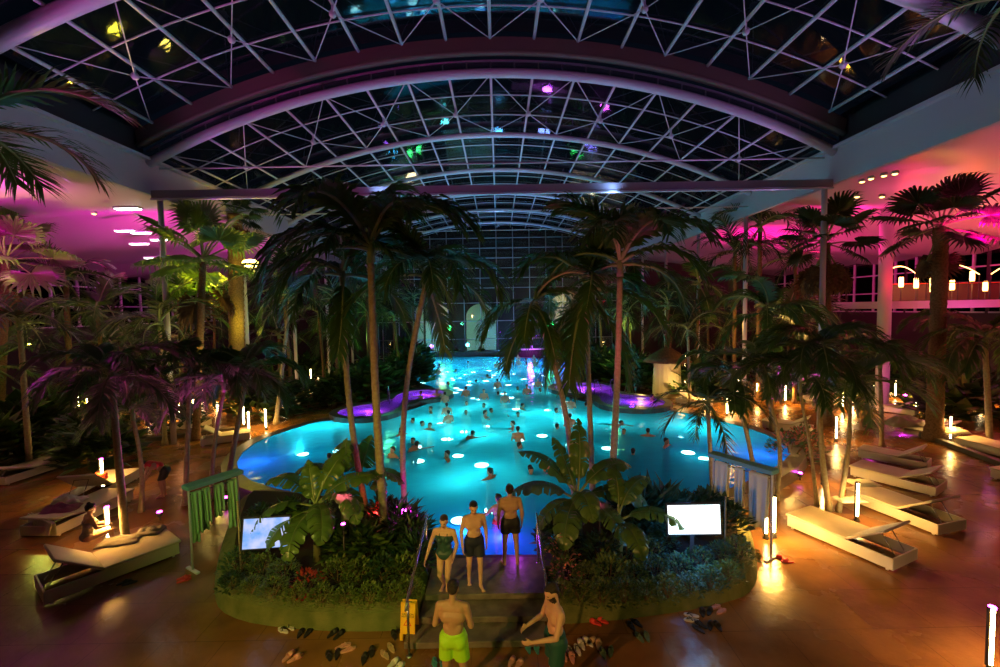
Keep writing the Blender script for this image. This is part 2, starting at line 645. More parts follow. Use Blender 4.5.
# the rim of the larger sector: a brown box arch
mb = MB().mat('brown_beam')
n = 56
for i in range(n + 1):
    x = -W + 2 * W * i / n
    for yy, oo in ((18.75, 1.05), (19.15, 1.05), (19.15, .50), (18.75, .50)):
        mb.v.append(Vector((x * (1 + (oo - 1) * .01) + XC, yy, vz(x, oo))))
for i in range(n):
    for j in range(4):
        j2 = (j + 1) % 4
        mb.face([i * 4 + j, i * 4 + j2, (i + 1) * 4 + j2, (i + 1) * 4 + j])
structure('roof_beam', mb)
tag(arch('roof_arch', 18.85, .50, .12, 'white_steel').build('roof_arch', 'brown_beam', smooth=True), kind='structure')
for y in (13.0, 6.6, .3):
    tag(arch('roof_arch', y, .82, .24, 'white_steel').build('roof_arch', 'white_steel', smooth=True), kind='structure')


def purlin(k, ya, yb, off, r0):
    x = arc_x(k * PITCHX)
    return MB().tube([(x + XC, ya, vz(x, off)), (x + XC, yb, vz(x, off))], r0, 8)


for k in range(-8, 9):
    tag(purlin(k, -2, 18.8, 1.0, .065).build('roof_purlin', 'white_steel', smooth=True), kind='structure')
    tag(purlin(k, 19.4, END, .0, .055).build('roof_purlin', 'white_steel', smooth=True), kind='structure')


def cross_bar(y, off):
    return arch('x', y, off, .03, 'white_steel', 40)


bays = [(.3, 6.6, 1.0), (6.6, 13.0, 1.0), (13.0, 18.8, 1.0)] + [(AR[k], AR[k + 1], 0.0) for k in range(5)] + [(AR[5], END, 0.0)]
for bi, (ya, yb, off) in enumerate(bays):
    for t in (1 / 3, 2 / 3):
        tag(cross_bar(ya + (yb - ya) * t, off + .04).build('glazing_bar', 'white_steel', smooth=True), kind='structure')
    if bi == 0 or bi > 3: continue
    ym = (ya + yb) / 2
    for k in (-7, -5, -3, -1, 1, 3, 5, 7):
        x = arc_x(k * PITCHX)
        c = Vector((x + XC, ym, vz(x, off - .35)))
        mb = MB()
        mb.ell(c, (.13, .13, .13), 8)
        mb.tube([c, (x + XC, ym, vz(x, off))], .04, 6)
        for kx in (-1, 1):
            x2 = arc_x((k + kx) * PITCHX)
            for yy in (ya + .1, yb - .1):
                mb.tube([c, (x2 + XC, yy, vz(x2, off - .05))], .020, 6)
        tag(mb.build('roof_brace', 'white_steel', smooth=True), kind='structure')
for (ya, yb, off) in ((-3, 18.5, 1.1), (18.9, END, .12)):
    mb = MB()
    n = 48
    for i in range(n + 1):
        x = -W + 2 * W * i / n
        for yy in (ya, yb): mb.v.append(Vector((x + XC, yy, vz(x, off))))
    for i in range(n): mb.face([2 * i, 2 * i + 1, 2 * i + 3, 2 * i + 2])
    structure('roof_glass', mb, 'roof_glass', True)

# straight tie beam and tie rods
a, b_ = DP(160, 195.5, 19.6), DP(812, 183.5, 19.6)
zt = (a.z + b_.z) / 2
mb = MB().mat('beam_grey').box((XC, 19.6, zt), (2 * W, .34, .30))
mb.mat('white_steel').box((XC, 19.45, zt - .22), (2 * W, .16, .07))
structure('roof_tie_beam', mb)
for y, zz in ((20.0, 6.35), (26.0, 5.6), (32.3, 5.6)):
    structure('roof_tie_rod', MB().tube([(-W + XC, y, H + zz), (W + XC, y, H + zz)], .035, 6), 'white_steel', True)

# glazed end wall
nmul = 15
mb = MB()
for i in range(nmul):
    x = -14 + 2.0 * i
    mb.tube([(x + XC, END - .1, 0), (x + XC, END - .1, vz(x))], .055, 6)
for z in (2.2, 4.4, 6.6, 8.4, 9.6, 10.8, 12.0, 13.2, 14.4):
    lim = W if z < SPRING else math.sqrt(max(RV * RV - (z - SPRING - SAG + RV) ** 2, 0))
    mb.tube([(-lim + XC, END - .1, z), (lim + XC, END - .1, z)], .05, 6)
tag(mb.build('window_20', 'white_steel', smooth=True), kind='structure')
structure('window_21', MB().box((XC, END, 8.2), (2 * W, .03, 16.2)), 'end_glass')
# what stands behind the glass: a second hall with cream rounded walls
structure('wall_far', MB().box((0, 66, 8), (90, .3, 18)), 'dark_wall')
for x, w_, h_ in ((-9.5, 4.5, 7.5), (-2.5, 4.2, 6.6), (9.8, 5.2, 7.8)):
    mb = MB()
    n = 20
    for i in range(n + 1):
        t = PI * i / n
        mb.v.append(Vector((x - w_ / 2 * math.cos(t), 64.2, h_ - 1.8 + 1.8 * math.sin(t))))
        mb.v.append(Vector((x - w_ / 2 * math.cos(t), 64.2, 0)))
        mb.v.append(Vector((x - w_ / 2 * math.cos(t), 64.8, h_ - 1.8 + 1.8 * math.sin(t))))
    for i in range(n):
        mb.face([3 * i, 3 * i + 1, 3 * i + 4, 3 * i + 3]); mb.face([3 * i, 3 * i + 3, 3 * i + 5, 3 * i + 2])
    structure('wall_far_arch', mb, 'cream')
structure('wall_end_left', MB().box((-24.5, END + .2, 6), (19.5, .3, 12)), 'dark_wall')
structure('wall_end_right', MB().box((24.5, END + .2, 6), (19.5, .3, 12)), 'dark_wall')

structure('trim_30', MB().bbox((-2.0, 52.0, .5), (19, .5, 1.0), .05), 'dark_stone')
# planted banks that hold the palms of the entrance
def bank(name, pxs, zt=.45):
    base = rounded([U(x, y, 0) for x, y in pxs], 2)
    mid = offset(base, -.10); top = offset(base, -.38)
    mb = MB().mat('moss')
    ringwall(mb, base, mid, 0, zt * .62); ringwall(mb, mid, top, zt * .62, zt)
    mb.mat('soil')
    tri = tessellate_polygon([[Vector((p.x, p.y, 0)) for p in top]])
    o = len(mb.v)
    for p in top: mb.v.append(Vector((p.x, p.y, zt)))
    for t in tri:
        a, b_, c = (top[i] for i in t)
        if (b_ - a).cross(c - a).z < 0: t = tuple(reversed(t))
        mb.face([o + i for i in t])
    structure(name, mb)
    return top


bankL = bank('planter_ground', [(212, 590), (222, 618), (300, 631), (404, 632), (428, 622), (436, 575), (432, 552), (400, 530), (350, 508), (290, 500), (240, 500), (222, 540)])
bankR = bank('planter_ground', [(546, 625), (600, 622), (660, 615), (720, 605), (756, 592), (758, 560), (748, 520), (700, 506), (640, 508), (590, 522), (556, 550), (545, 590)])

# whirlpools on the rim of the pool
def whirl(name, c1, r1, c2, r2, label):
    mid = (c1 + c2) / 2
    pts = []
    n = 56
    for i in range(n):
        a = 2 * PI * i / n
        d = Vector((math.cos(a), math.sin(a), 0))
        best = .9
        for c, r_ in ((c1, r1), (c2, r2)):
            oc = mid - c
            bq = oc.dot(d); cq = oc.dot(oc) - r_ * r_
            disc = bq * bq - cq
            if disc > 0:
                best = max(best, -bq + math.sqrt(disc))
        pts.append(best)
    for _ in range(2): pts = [(pts[i - 1] + 2 * pts[i] + pts[(i + 1) % n]) / 4 for i in range(n)]
    ins = [Vector((math.cos(2 * PI * i / n), math.sin(2 * PI * i / n), 0)) * pts[i] for i in range(n)]
    outs = offset(ins, .42)
    t = thing(name, (mid.x, mid.y, 0), 0, label, 'whirlpool')
    mb = MB().mat('basin_white'); ringwall(mb, ins, ins, .0, .60)
    tri = tessellate_polygon([ins]); o = len(mb.v)
    for p in ins: mb.v.append(Vector((p.x, p.y, .0)))
    for q in tri: mb.face([o + i for i in q])
    mb.mat('dark_stone'); ringwall(mb, ins, outs, .62, .62); ringwall(mb, outs, outs, .62, POOL_B)
    mb.build('rim', parent=t)
    mb = MB(); o = 0
    for p in ins: mb.v.append(Vector((p.x, p.y, .55)))
    for q in tri: mb.face(list(q))
    mb.build('water', 'whirl_water', t)
    for sx in (-.5, .5):
        mb = MB().tube([(sx - .1, .3, .55), (sx - .1, .3, 1.35), (sx, .1, 1.45), (sx + .15, -.35, 1.1), (sx + .15, -.35, .5)], .03, 8)
        mb.build('handrail', 'steel_tube', t, True)
    for c, r_ in ((c1, r1), (c2, r2)):
        lamp('POINT', (c.x, c.y, .35), 75, (.28, .05, 1), .25)
        lamp('POINT', (c.x + .5, c.y - .3, .40), 26, (.8, .1, 1), .1)
    return mid


whirl('whirlpool', U(368, 411, .55), 1.55, U(422, 395, .55), 1.6, 'violet-lit whirlpool of two lobes on the rim beside the three slender trunks')
whirl('whirlpool', U(632, 402, .55), 1.75, U(583, 388, .55), 1.9, 'violet-lit whirlpool of two lobes beside the towel hut on the rim')
# ================================================================== plants
def frond_mesh(elev, droop, L, N, seed, m='leaf', wide=.36, hang=.6, ribcol='stem_green', lw=.022, name='frond'):
    """a feather leaf that leaves the origin along +x"""
    r_ = random.Random(seed)
    mb = MB()
    K = 12
    pts = [Vector((0, 0, 0))]
    side = r_.uniform(-.12, .12)
    for i in range(K):
        s = (i + .5) / K
        e = R(elev - droop * (s ** 1.25))
        a = side * s * s
        pts.append(pts[-1] + Vector((math.cos(e) * math.cos(a), math.cos(e) * math.sin(a), math.sin(e))) * (L / K))

    def at(s):
        q = min(max(s, 0), .9999) * K
        i = int(q)
        return pts[i].lerp(pts[i + 1], q - i), (pts[i + 1] - pts[i]).normalized()
    mb.mat(ribcol).tube(pts, [.022 * (1 - .85 * i / K) * L ** .5 for i in range(K + 1)], 5)
    mb.mat(m)
    for k in range(N):
        s = .14 + .86 * k / (N - 1)
        p, t = at(s)
        sidev = t.cross(Vector((0, 0, 1)))
        if sidev.length < .1: sidev = Vector((0, 1, 0))
        sidev.normalize()
        upv = sidev.cross(t).normalized()
        ll = L * wide * (math.sin(PI * min(1, (s - .06) * .93)) ** .55) * r_.uniform(.88, 1.08)
        ll = max(ll, .08)
        for sg in (-1, 1):
            ang = R(58 - 32 * s + r_.uniform(-7, 7))
            d = (sidev * sg * math.sin(ang) + t * math.cos(ang) + upv * r_.uniform(.05, .35)).normalized()
            w = (t * .9 + upv * .2).normalized() * (lw * L + .006)
            q = p.copy()
            o = len(mb.v)
            mb.v += [q - w * .5, q + w * .5]
            for j, wj in ((1, 1.15), (2, .9), (3, .05)):
                q = q + d * (ll / 3)
                d = (d + Vector((0, 0, -hang * .55 * j / 2))).normalized()
                mb.v += [q - w * .5 * wj, q + w * .5 * wj]
            for j in range(3):
                a = o + 2 * j
                mb.face([a, a + 1, a + 3, a + 2])
    me_o = mb.build(name, smooth=False)
    me = me_o.data
    bpy.data.objects.remove(me_o)
    return me


def fan_mesh(seed, m='leaf', pet=.9, rad=.85, name='frond'):
    r_ = random.Random(seed)
    mb = MB()
    e = R(18)
    end = Vector((pet * math.cos(e * .3), 0, pet * .18))
    mb.mat('stem_green').tube([(0, 0, 0), (pet * .5, 0, pet * .13), end], [.03, .022, .018], 5)
    mb.mat(m)
    n = 26
    for i in range(n):
        a = R(-125 + 250 * i / (n - 1)) + r_.uniform(-.03, .03)
        l_ = rad * (.78 + .22 * math.cos(a)) * r_.uniform(.93, 1.05)
        d = Vector((math.cos(a), math.sin(a), .12)).normalized()
        sd = Vector((-math.sin(a), math.cos(a), 0)) * (.052 * rad)
        p1 = end + d * l_ * .55
        p2 = end + d * l_ * .82 + Vector((0, 0, -.07 * rad))
        p3 = end + d * l_ * .95 + Vector((0, 0, -.28 * rad * r_.uniform(.5, 1.3)))
        up = Vector((0, 0, .03 * rad))
        o = len(mb.v)
        mb.v += [end.copy(), p1 - sd - up, p1 + up, p1 + sd - up, p2 - sd * .6, p2 + sd * .6, p3]
        mb.face([o, o + 1, o + 2]); mb.face([o, o + 2, o + 3]); mb.face([o + 1, o + 4, o + 5, o + 3, o + 2]); mb.face([o + 4, o + 6, o + 5])
    me_o = mb.build(name)
    me = me_o.data
    bpy.data.objects.remove(me_o)
    return me


FR = {}
for key, m, N in (('leaf', 'leaf', 44), ('pale', 'leaf_pale', 40), ('dark', 'leaf_dark', 26)):
    FR[key] = [[frond_mesh(e, dr, 1.0, N, i * 7 + j, m) for j in range(2)] for i, (e, dr) in enumerate(((80, 70), (58, 95), (32, 95), (5, 75), (-35, 50)))]
FRP = [[frond_mesh(e, dr, 1.0, 46, i * 7 + j + 50, 'leaf', wide=.33, hang=1.0, lw=.030) for j in range(2)] for i, (e, dr) in enumerate(((82, 95), (62, 120), (36, 115), (8, 88), (-45, 42)))]
FR['plume'] = FRP
FAN = {'leaf': [fan_mesh(i) for i in range(3)], 'dark': [fan_mesh(9 + i, 'leaf_dark') for i in range(2)], 'thatch': [fan_mesh(20 + i, 'thatch') for i in range(2)], 'pale': [fan_mesh(33 + i, 'leaf_pale') for i in range(2)]}


def trunk_mb(p0, p1, r0, r1, bend=(0, 0, 0), rings=14, m='trunk_pale', seg=None, n=9):
    p0, p1, bend = Vector(p0), Vector(p1), Vector(bend)
    k = seg or max(8, int((p1 - p0).length / .16))
    pts, rad = [], []
    for i in range(k + 1):
        s = i / k
        pts.append(p0.lerp(p1, s) + bend * math.sin(PI * s))
        base = r0 + (r1 - r0) * (s ** .7)
        if s < .08: base *= 1 + (.08 - s) * 5
        rad.append(base * (1.06 if i % 2 else .97))
    return MB().mat(m).tube(pts, rad, n)


PALMS = []


def palm(base, top, label, style='leaf', n=11, L=2.4, r0=.10, r1=.07, bend=(0, 0, 0), seed=0, group=None, shaft=True, trunk='trunk_pale', rings=None, name='palm_tree', az0=None, az=None):
    base, top = Vector(base), Vector(top)
    r_ = random.Random(seed * 13 + 5)
    t = thing(name, base, 0, label, 'palm', group)
    top_l = top - base
    trunk_mb((0, 0, 0), top_l, r0, r1, bend, m=trunk).build('trunk', parent=t, smooth=True)
    if shaft:
        MB().tube([top_l - Vector((0, 0, .02)), top_l + Vector((0, 0, .3)), top_l + Vector((0, 0, .55))], [r1 * 1.25, r1 * 1.15, r1 * .5], 8).build('crownshaft', 'crownshaft', t, True)
    lib = FR[style]
    a = r_.uniform(0, 6.28) if az0 is None else az0
    for i in range(n):
        ring = rings[i % len(rings)] if rings else (0, 2, 1, 3, 2, 1, 2, 3, 1, 2, 4)[i % 11]
        me = lib[ring][r_.randrange(2)]
        o = link('frond', me, t)
        o.location = top_l + Vector((0, 0, (.42 if shaft else .05) - .05 * ring))
        ang = a + i * 2.39996 if az is None else az[i % len(az)]
        s = L * r_.uniform(.85, 1.1)
        o.rotation_euler = (r_.uniform(-.25, .25), 0, ang)
        o.scale = (s, s, s)
    return t


def fan_palm(base, top, label, style='leaf', n=20, rad=1.0, r0=.3, r1=.25, seed=0, group=None, skirt=6):
    base, top = Vector(base), Vector(top)
    r_ = random.Random(seed * 17 + 3)
    t = thing('fan_palm', base, 0, label, 'palm', group)
    tl = top - base
    trunk_mb((0, 0, 0), tl, r0, r1, m='trunk_brown', n=12).build('trunk', parent=t, smooth=True)
    for i in range(n + skirt):
        dead = i >= n
        lib = FAN['thatch'] if dead else FAN[style]
        o = link('dead_frond' if dead else 'frond', lib[i % len(lib)], t)
        o.location = tl + Vector((0, 0, -.3 if dead else r_.uniform(-.1, .2)))
        el = R(-75 + r_.uniform(-8, 12)) if dead else R(75 - 115 * (i / n) ** .8 + r_.uniform(-8, 8))
        o.rotation_euler = Matrix.Rotation(i * 2.4 + r_.uniform(-.2, .2), 3, 'Z').to_euler()
        o.rotation_euler = (Matrix.Rotation(i * 2.4, 3, 'Z') @ Matrix.Rotation(-el, 3, 'Y') @ Matrix.Rotation(r_.uniform(-.4, .4), 3, 'X')).to_euler()
        s = rad * r_.uniform(.85, 1.1)
        o.scale = (s, s, s)
    return t


GZ = .45
# the six slender palms of the entrance banks
palm(U(386, 545, GZ), DP(371, 262, 9.9), 'tallest slender palm with ringed golden trunk, middle one of the three left of the steps', 'plume', 11, 2.55, .10, .075, (-.05, 0, 0), 1, rings=(0, 2, 1, 2, 1, 3, 2, 1, 2, 3, 1))
palm(U(368, 520, GZ), DP(343, 287, 10.8), 'slender leaning palm with violet-lit trunk, nearest the two-lobed whirlpool by the tables', 'plume', 11, 2.3, .085, .065, (-.15, 0, 0), 2)
palm(U(405, 512, GZ), DP(425, 287, 10.9), 'slender palm with dusky pink trunk leaning over the water beside the magenta spotlight', 'plume', 12, 2.3, .08, .06, (-.25, 0, 0), 3)
palm(U(575, 520, GZ), DP(536, 312, 11.6), 'bent palm with pink-lit trunk and drooping fronds behind the big banana plant', 'plume', 9, 2.0, .085, .055, (.25, 0, .1), 4, rings=(2, 3, 4, 2, 3, 1, 4, 3, 2))
palm(U(593, 508, GZ), DP(586, 300, 12.4), 'shaggy palm whose long fronds hang straight down over its thin trunk', 'plume', 13, 2.7, .085, .06, (0, 0, 0), 5, rings=(4, 1, 4, 2, 4, 0, 4, 1, 3, 4, 2, 0, 4))
palm(U(609, 520, GZ), DP(620, 276, 11.3), 'tall pale-trunked palm with a broad crown, nearest the towel hut on the entrance bank', 'plume', 12, 2.4, .10, .07, (.05, 0, 0), 6, rings=(0, 1, 2, 1, 3, 2, 1, 2, 0, 2, 3, 1))

# palms among the loungers, left
def P(px, py, cx, cy, label, style='pale', n=10, L=1.9, r=.09, seed=1, bend=(0, 0, 0), **k):
    b_ = U(px, py, 0)
    return palm(b_, DP(cx, cy, b_.y + k.pop('dy', 0)), label, style, n, L, r, r * .7, bend, seed, **k)


P(126, 545, 112, 388, 'feathery palm with golden trunk growing beside the lit tube lamp and white lounger', 'plume', 14, 1.8, .10, 11, rings=(1, 2, 3, 2, 1, 3, 2))
P(141, 512, 133, 420, 'low palm with yellow-lit curving trunk just behind the white lounger', 'pale', 9, 1.5, .07, 12, (.12, 0, 0), rings=(1, 2, 3))
P(185, 505, 190, 376, 'palm with reddish trunk beside the person bending in pink', 'plume', 13, 1.9, .08, 13, rings=(1, 2, 3, 2))
P(211, 500, 224, 392, 'palm with thin upright trunk behind the left towel rack, frond tips lit magenta', 'pale', 12, 2.0, .07, 14, (-.1, 0, 0), rings=(1, 2, 3, 2))
P(226, 490, 246, 380, 'spreading palm at the pool corner nearest the loungers and left towel rack', 'plume', 12, 2.1, .09, 15, rings=(2, 3, 2, 1))
P(30, 470, 20, 330, 'bushy palm over the broad pale lounger at the deck edge', 'dark', 12, 2.4, .11, 16, rings=(1, 2, 3))
P(72, 430, 66, 285, 'tall reddish-trunked palm behind the broad pale lounger', 'dark', 12, 2.6, .16, 17, trunk='trunk_brown')
P(165, 445, 160, 330, 'dark feathery palm between the white inclined column and the lounger lamps', 'dark', 12, 2.6, .1, 18)
P(276, 424, 290, 300, 'dark palm arching behind the pool corner, beside the white tables', 'dark', 13, 3.0, .12, 19)
P(-60, 560, -45, 148, 'palm whose single frond hangs in under the ceiling corner', 'leaf', 8, 3.3, .14, 20, rings=(1, 2), az=(.35, 2.0, 3.1, -.9, 4.2, .95, 2.6, 1.9))
# right
P(757, 496, 733, 385, 'slim palm at the pool corner nearest the right towel rack, pale arching trunk', 'plume', 11, 1.8, .075, 21, (.1, 0, 0), rings=(1, 2, 3, 2))
P(776, 500, 757, 372, 'pale bent palm with pink-lit frond just behind the right towel rack', 'pale', 10, 1.7, .065, 22, (.35, 0, 0), rings=(1, 2, 3))
P(714, 516, 708, 412, 'low palm drooping a dark frond over the turquoise water', 'dark', 9, 1.7, .07, 23, rings=(2, 3, 2, 4))
P(829, 511, 820, 362, 'golden-trunked palm standing beside the near right lounger', 'plume', 13, 2.1, .08, 24, (-.1, 0, 0), rings=(1, 2, 3, 2))
P(838, 512, 850, 398, 'shorter golden-trunked palm with a pink-lit arching frond, by the tallest lounger lamp', 'pale', 10, 1.9, .065, 25, (.1, 0, 0), rings=(1, 2, 3, 2))
P(817, 506, 800, 392, 'thin leaning palm of the golden clump beside the near right lounger', 'plume', 10, 1.8, .055, 26, (.05, 0, 0), rings=(1, 2, 3))
P(882, 446, 880, 368, 'low bushy palm in front of the folded towels and far loungers', 'plume', 12, 2.2, .09, 27, rings=(1, 2, 3, 2))
P(990, 445, 985, 345, 'dense green palm beside the raised lounger terrace at the right wall', 'plume', 13, 2.8, .12, 28, rings=(1, 2, 3, 2))
P(690, 405, 688, 335, 'feathery palm shading the towel hut', 'dark', 13, 2.6, .1, 29)
P(772, 430, 768, 320, 'mid-height green palm beyond the pool corner', 'plume', 13, 2.8, .1, 30)
P(1035, 520, 1010, 10, 'dark frond crown hanging in at the top corner', 'dark', 7, 2.6, .15, 31, rings=(2, 3), trunk='trunk_brown')

# fan palms
def FP(px, py, cx, cy, label, style='dark', n=20, rad=1.1, r=.28, seed=1, **k):
    b_ = U(px, py, 0)
    return fan_palm(b_, DP(cx, cy, b_.y), label, style, n, rad, r, r * .85, seed, **k)


FP(934, 440, 941, 228, 'big fan palm with thick straight trunk in front of the balcony', 'dark', 16, 1.45, .30, 41, skirt=2)
FP(828, 425, 826, 243, 'fan palm with drooping dead skirt below the magenta ceiling', 'dark', 15, 1.45, .2, 42, skirt=9)
FP(238, 418, 235, 214, 'fan palm with thick honey-brown textured trunk beside the yellow floodlight', 'dark', 14, 1.0, .42, 43, skirt=8)
FP(196, 440, 203, 262, 'fan palm with leaves lit bright yellow near the inclined column', 'pale', 16, 1.8, .16, 44, skirt=2)
FP(-2, 440, 6, 262, 'fan palm with yellow-lit leaves at the wall side of the deck', 'pale', 14, 1.8, .2, 45, skirt=2)

P(758, 400, 760, 232, 'curving crown palm silhouetted against the magenta ceiling', 'dark', 12, 3.2, .16, 51, trunk='trunk_brown')
P(734, 396, 735, 256, 'smaller silhouetted palm left of the curving crown palm', 'dark', 12, 2.8, .14, 52, trunk='trunk_brown')
P(800, 398, 795, 262, 'silhouetted palm between the curving crown palm and the skirted fan palm', 'dark', 12, 2.6, .14, 53, trunk='trunk_brown')

# groves either side of the water and towards the far wall
def grove(tag_, spots, group, zlo, zhi, L=2.8, style='dark', n=11):
    for i, (x, y) in enumerate(sorted(spots, key=lambda q: -q[1] if False else q[0] / q[1])):
        z = rnd.uniform(zlo, zhi)
        st = style if rnd.random() < .65 else 'leaf'
        palm((x, y, 0), (x + rnd.uniform(-.4, .4), y, z), '%s, %s from the left' % (tag_, ORD[i + 1]),
             st, n, L * rnd.uniform(.85, 1.15), .12, .09, (0, 0, 0), 100 + int(x * 7 + y), group, True, 'trunk_brown')


def jig(pts): return [(x + rnd.uniform(-.4, .4), y + rnd.uniform(-.4, .4)) for x, y in pts]


grove('dark jungle palm between tables and far pool', jig([(-8.6, 31), (-10.5, 29), (-12.5, 27), (-7.6, 36), (-9.5, 34), (-12, 32), (-8.2, 42), (-10.6, 40), (-13, 37), (-8, 48), (-11, 46)]), 'jungle palms left of the far pool', 4.6, 7.4)
grove('dark jungle palm behind the towel hut', jig([(9.8, 34), (11.8, 32), (13.5, 30), (8.9, 39), (11, 38), (13.5, 36), (9.5, 45), (12, 43), (10.5, 49)]), 'jungle palms right of the far pool', 4.6, 7.2)
grove('shadowy palm under the left aisle ceiling', jig([(-17, 24), (-20, 23), (-23, 21), (-16, 29), (-19, 28), (-23, 27), (-27, 24), (-17, 35), (-21, 33), (-26, 31), (-16, 42), (-20, 40), (-25, 38), (-30, 29)]), 'aisle palms on the table side', 3.2, 6.2)
grove('shadowy palm under the right aisle ceiling', jig([(17, 26), (20, 25), (16, 31), (19, 30), (23, 32), (17, 37), (21, 36), (25, 38), (17, 44), (21, 43), (28, 41)]), 'aisle palms on the balcony side', 3.2, 5.6)
palm((7.0, 52, 0), (6.4, 52, 5.2), 'lone palm by the far bar in front of the glass wall', 'dark', 11, 2.4, .1, .08, seed=301)


# ------------------------------------------------------------------ broad leaves
def banana_mesh(L, Wd, elev, droop, seed, m='banana_leaf', name='leaf'):
    r_ = random.Random(seed)
    mb = MB()
    K = 22
    pts = [Vector((0, 0, 0))]
    for i in range(K):
        s = (i + .5) / K
        e = R(elev - droop * s ** 1.4)
        pts.append(pts[-1] + Vector((math.cos(e), 0, math.sin(e))) * (L / K))
    mb.mat('stem_green').tube([p - Vector((0, 0, .012)) for p in pts], [.030 * (1 - .8 * i / K) for i in range(K + 1)], 5)
    mb.mat(m)
    st = 4
    tears = [set(r_.sample(range(st + 2, K - 1), 5)) for _ in range(2)]
    for sg in (0, 1):
        sgn = -1 if sg else 1
        for i in range(st, K):
            if i in tears[sg]: gap = .5
            else: gap = 0
            o = len(mb.v)
            for q, j in enumerate((i, i + 1)):
                s = (j - st) / (K - st)
                w = Wd / 2 * (math.sin(PI * min(1, s ** .85 * .97 + .03)) ** .62)
                wav = .035 * math.sin(j * 1.9 + seed)
                p = pts[j]
                t = (pts[min(j + 1, K)] - pts[j - 1]).normalized()
                up = Vector((-t.z, 0, t.x))
                sh = t * (-gap * L / K if q else 0)
                a = p
                b_ = p + Vector((0, sgn * w * .55, 0)) + up * w * .22 + t * .04 + sh * .5
                c = p + Vector((0, sgn * w, 0)) + up * (w * .05 + wav) - Vector((0, 0, w * .30)) + t * .07 + sh
                mb.v += [a, b_, c]
            mb.face([o, o + 1, o + 4, o + 3]); mb.face([o + 1, o + 2, o + 5, o + 4])
    me_o = mb.build(name, smooth=True)
    me = me_o.data
    bpy.data.objects.remove(me_o)
    return me


def banana_plant(loc, h, specs, label, seed=0):
    """specs: azimuth, elevation, droop, length, width"""
    t = thing('banana_plant', loc, 0, label, 'banana plant')
    MB().mat('stem_green').tube([(0, 0, 0), (.02, 0, h * .5), (0, 0, h)], [.10, .085, .05], 10).build('stem', parent=t, smooth=True)
    for i, (az, el, dr, L_, w_) in enumerate(specs):
        o = link('leaf', banana_mesh(L_, w_, el, dr, seed * 11 + i), t)
        o.location = (0, 0, h - .06 * (i % 3))
        o.rotation_euler = (rnd.uniform(-.3, .3), 0, R(az))
    return t


bz = GZ
banana_plant(U(578, 545, bz), 1.15, [(95, 78, 40, 1.75, .50), (150, 55, 60, 1.75, .55), (178, 35, 75, 1.65, .6), (30, 50, 85, 1.75, .60), (-5, 28, 95, 1.85, .60), (-50, 15, 85, 1.5, .62), (-115, 5, 75, 1.45, .62), (205, 5, 70, 1.2, .5), (120, 66, 30, 1.5, .45), (-85, 40, 100, 1.3, .55)],
             'great banana plant with broad dark leaves beside the handrail of the steps', 1)
banana_plant(U(618, 560, bz), .9, [(40, 60, 80, 1.4, .5), (-20, 40, 90, 1.4, .5), (-80, 30, 90, 1.2, .5), (100, 70, 60, 1.3, .45), (190, 35, 80, 1.1, .45)], 'smaller banana plant between the great one and the bright screen', 2)
banana_plant(U(318, 560, bz), 1.25, [(70, 72, 60, 1.45, .55), (20, 55, 80, 1.5, .5), (110, 75, 20, 1.0, .50), (160, 50, 90, 1.5, .6), (200, 25, 95, 1.4, .55), (-100, 10, 80, 1.3, .6), (-60, 20, 90, 1.3, .55), (-30, 45, 95, 1.4, .5), (-140, 5, 80, 1.2, .55)],
             'banana plant with golden-lit leaves hanging over the tilted blue screen', 3)
banana_plant(U(345, 548, bz), 1.5, [(50, 80, 15, .95, .62), (100, 60, 70, 1.4, .5), (5, 40, 90, 1.4, .5), (170, 45, 90, 1.3, .5), (-60, 10, 80, 1.2, .5)], 'banana plant with one upright bright green paddle leaf behind the golden-lit one', 4)
banana_plant(U(362, 515, bz), 1.1, [(60, 82, 8, 1.0, .75), (140, 84, 8, .95, .7), (0, 30, 90, 1.3, .5), (-40, 20, 90, 1.1, .5)], 'round-leaved dark plant at the foot of the leaning palm trunks', 5)


# ------------------------------------------------------------------ shrubs
def shrub_mesh(rad, hgt, nleaf, ll, m1, m2, seed, shape='oval', name='foliage'):
    r_ = random.Random(seed)
    mb = MB()
    for i in range(nleaf):
        a = r_.uniform(0, 2 * PI)
        u = r_.uniform(-.15, 1)
        rr = math.sqrt(max(0, 1 - max(u, 0) ** 2)) * r_.uniform(.55, 1.05)
        c = Vector((rad * rr * math.cos(a), rad * rr * math.sin(a), hgt * (.12 + .85 * max(u, 0) * r_.uniform(.8, 1.1)) + .03))
        d = Vector((math.cos(a) * rr, math.sin(a) * rr, r_.uniform(.1, .9))) + Vector((r_.uniform(-.5, .5), r_.uniform(-.5, .5), r_.uniform(-.3, .3)))
        d.normalize()
        sd = d.cross(Vector((r_.uniform(-.4, .4), r_.uniform(-.4, .4), 1)))
        if sd.length < .05: continue
        sd.normalize()
        l_ = ll * r_.uniform(.6, 1.25)
        w_ = l_ * (.09 if shape == 'spike' else .27)
        mb.mat(m1 if r_.random() < .7 else m2)
        o = len(mb.v)
        nrm = sd.cross(d)
        mb.v += [c, c + d * l_ * .45 + sd * w_ - nrm * l_ * .05, c + d * l_ - nrm * l_ * .18, c + d * l_ * .45 - sd * w_ - nrm * l_ * .05, c + d * l_ * .5]
        mb.face([o, o + 1, o + 4]); mb.face([o + 1, o + 2, o + 4]); mb.face([o + 2, o + 3, o + 4]); mb.face([o + 3, o, o + 4])
    me_o = mb.build(name)
    me = me_o.data
    bpy.data.objects.remove(me_o)
    return me


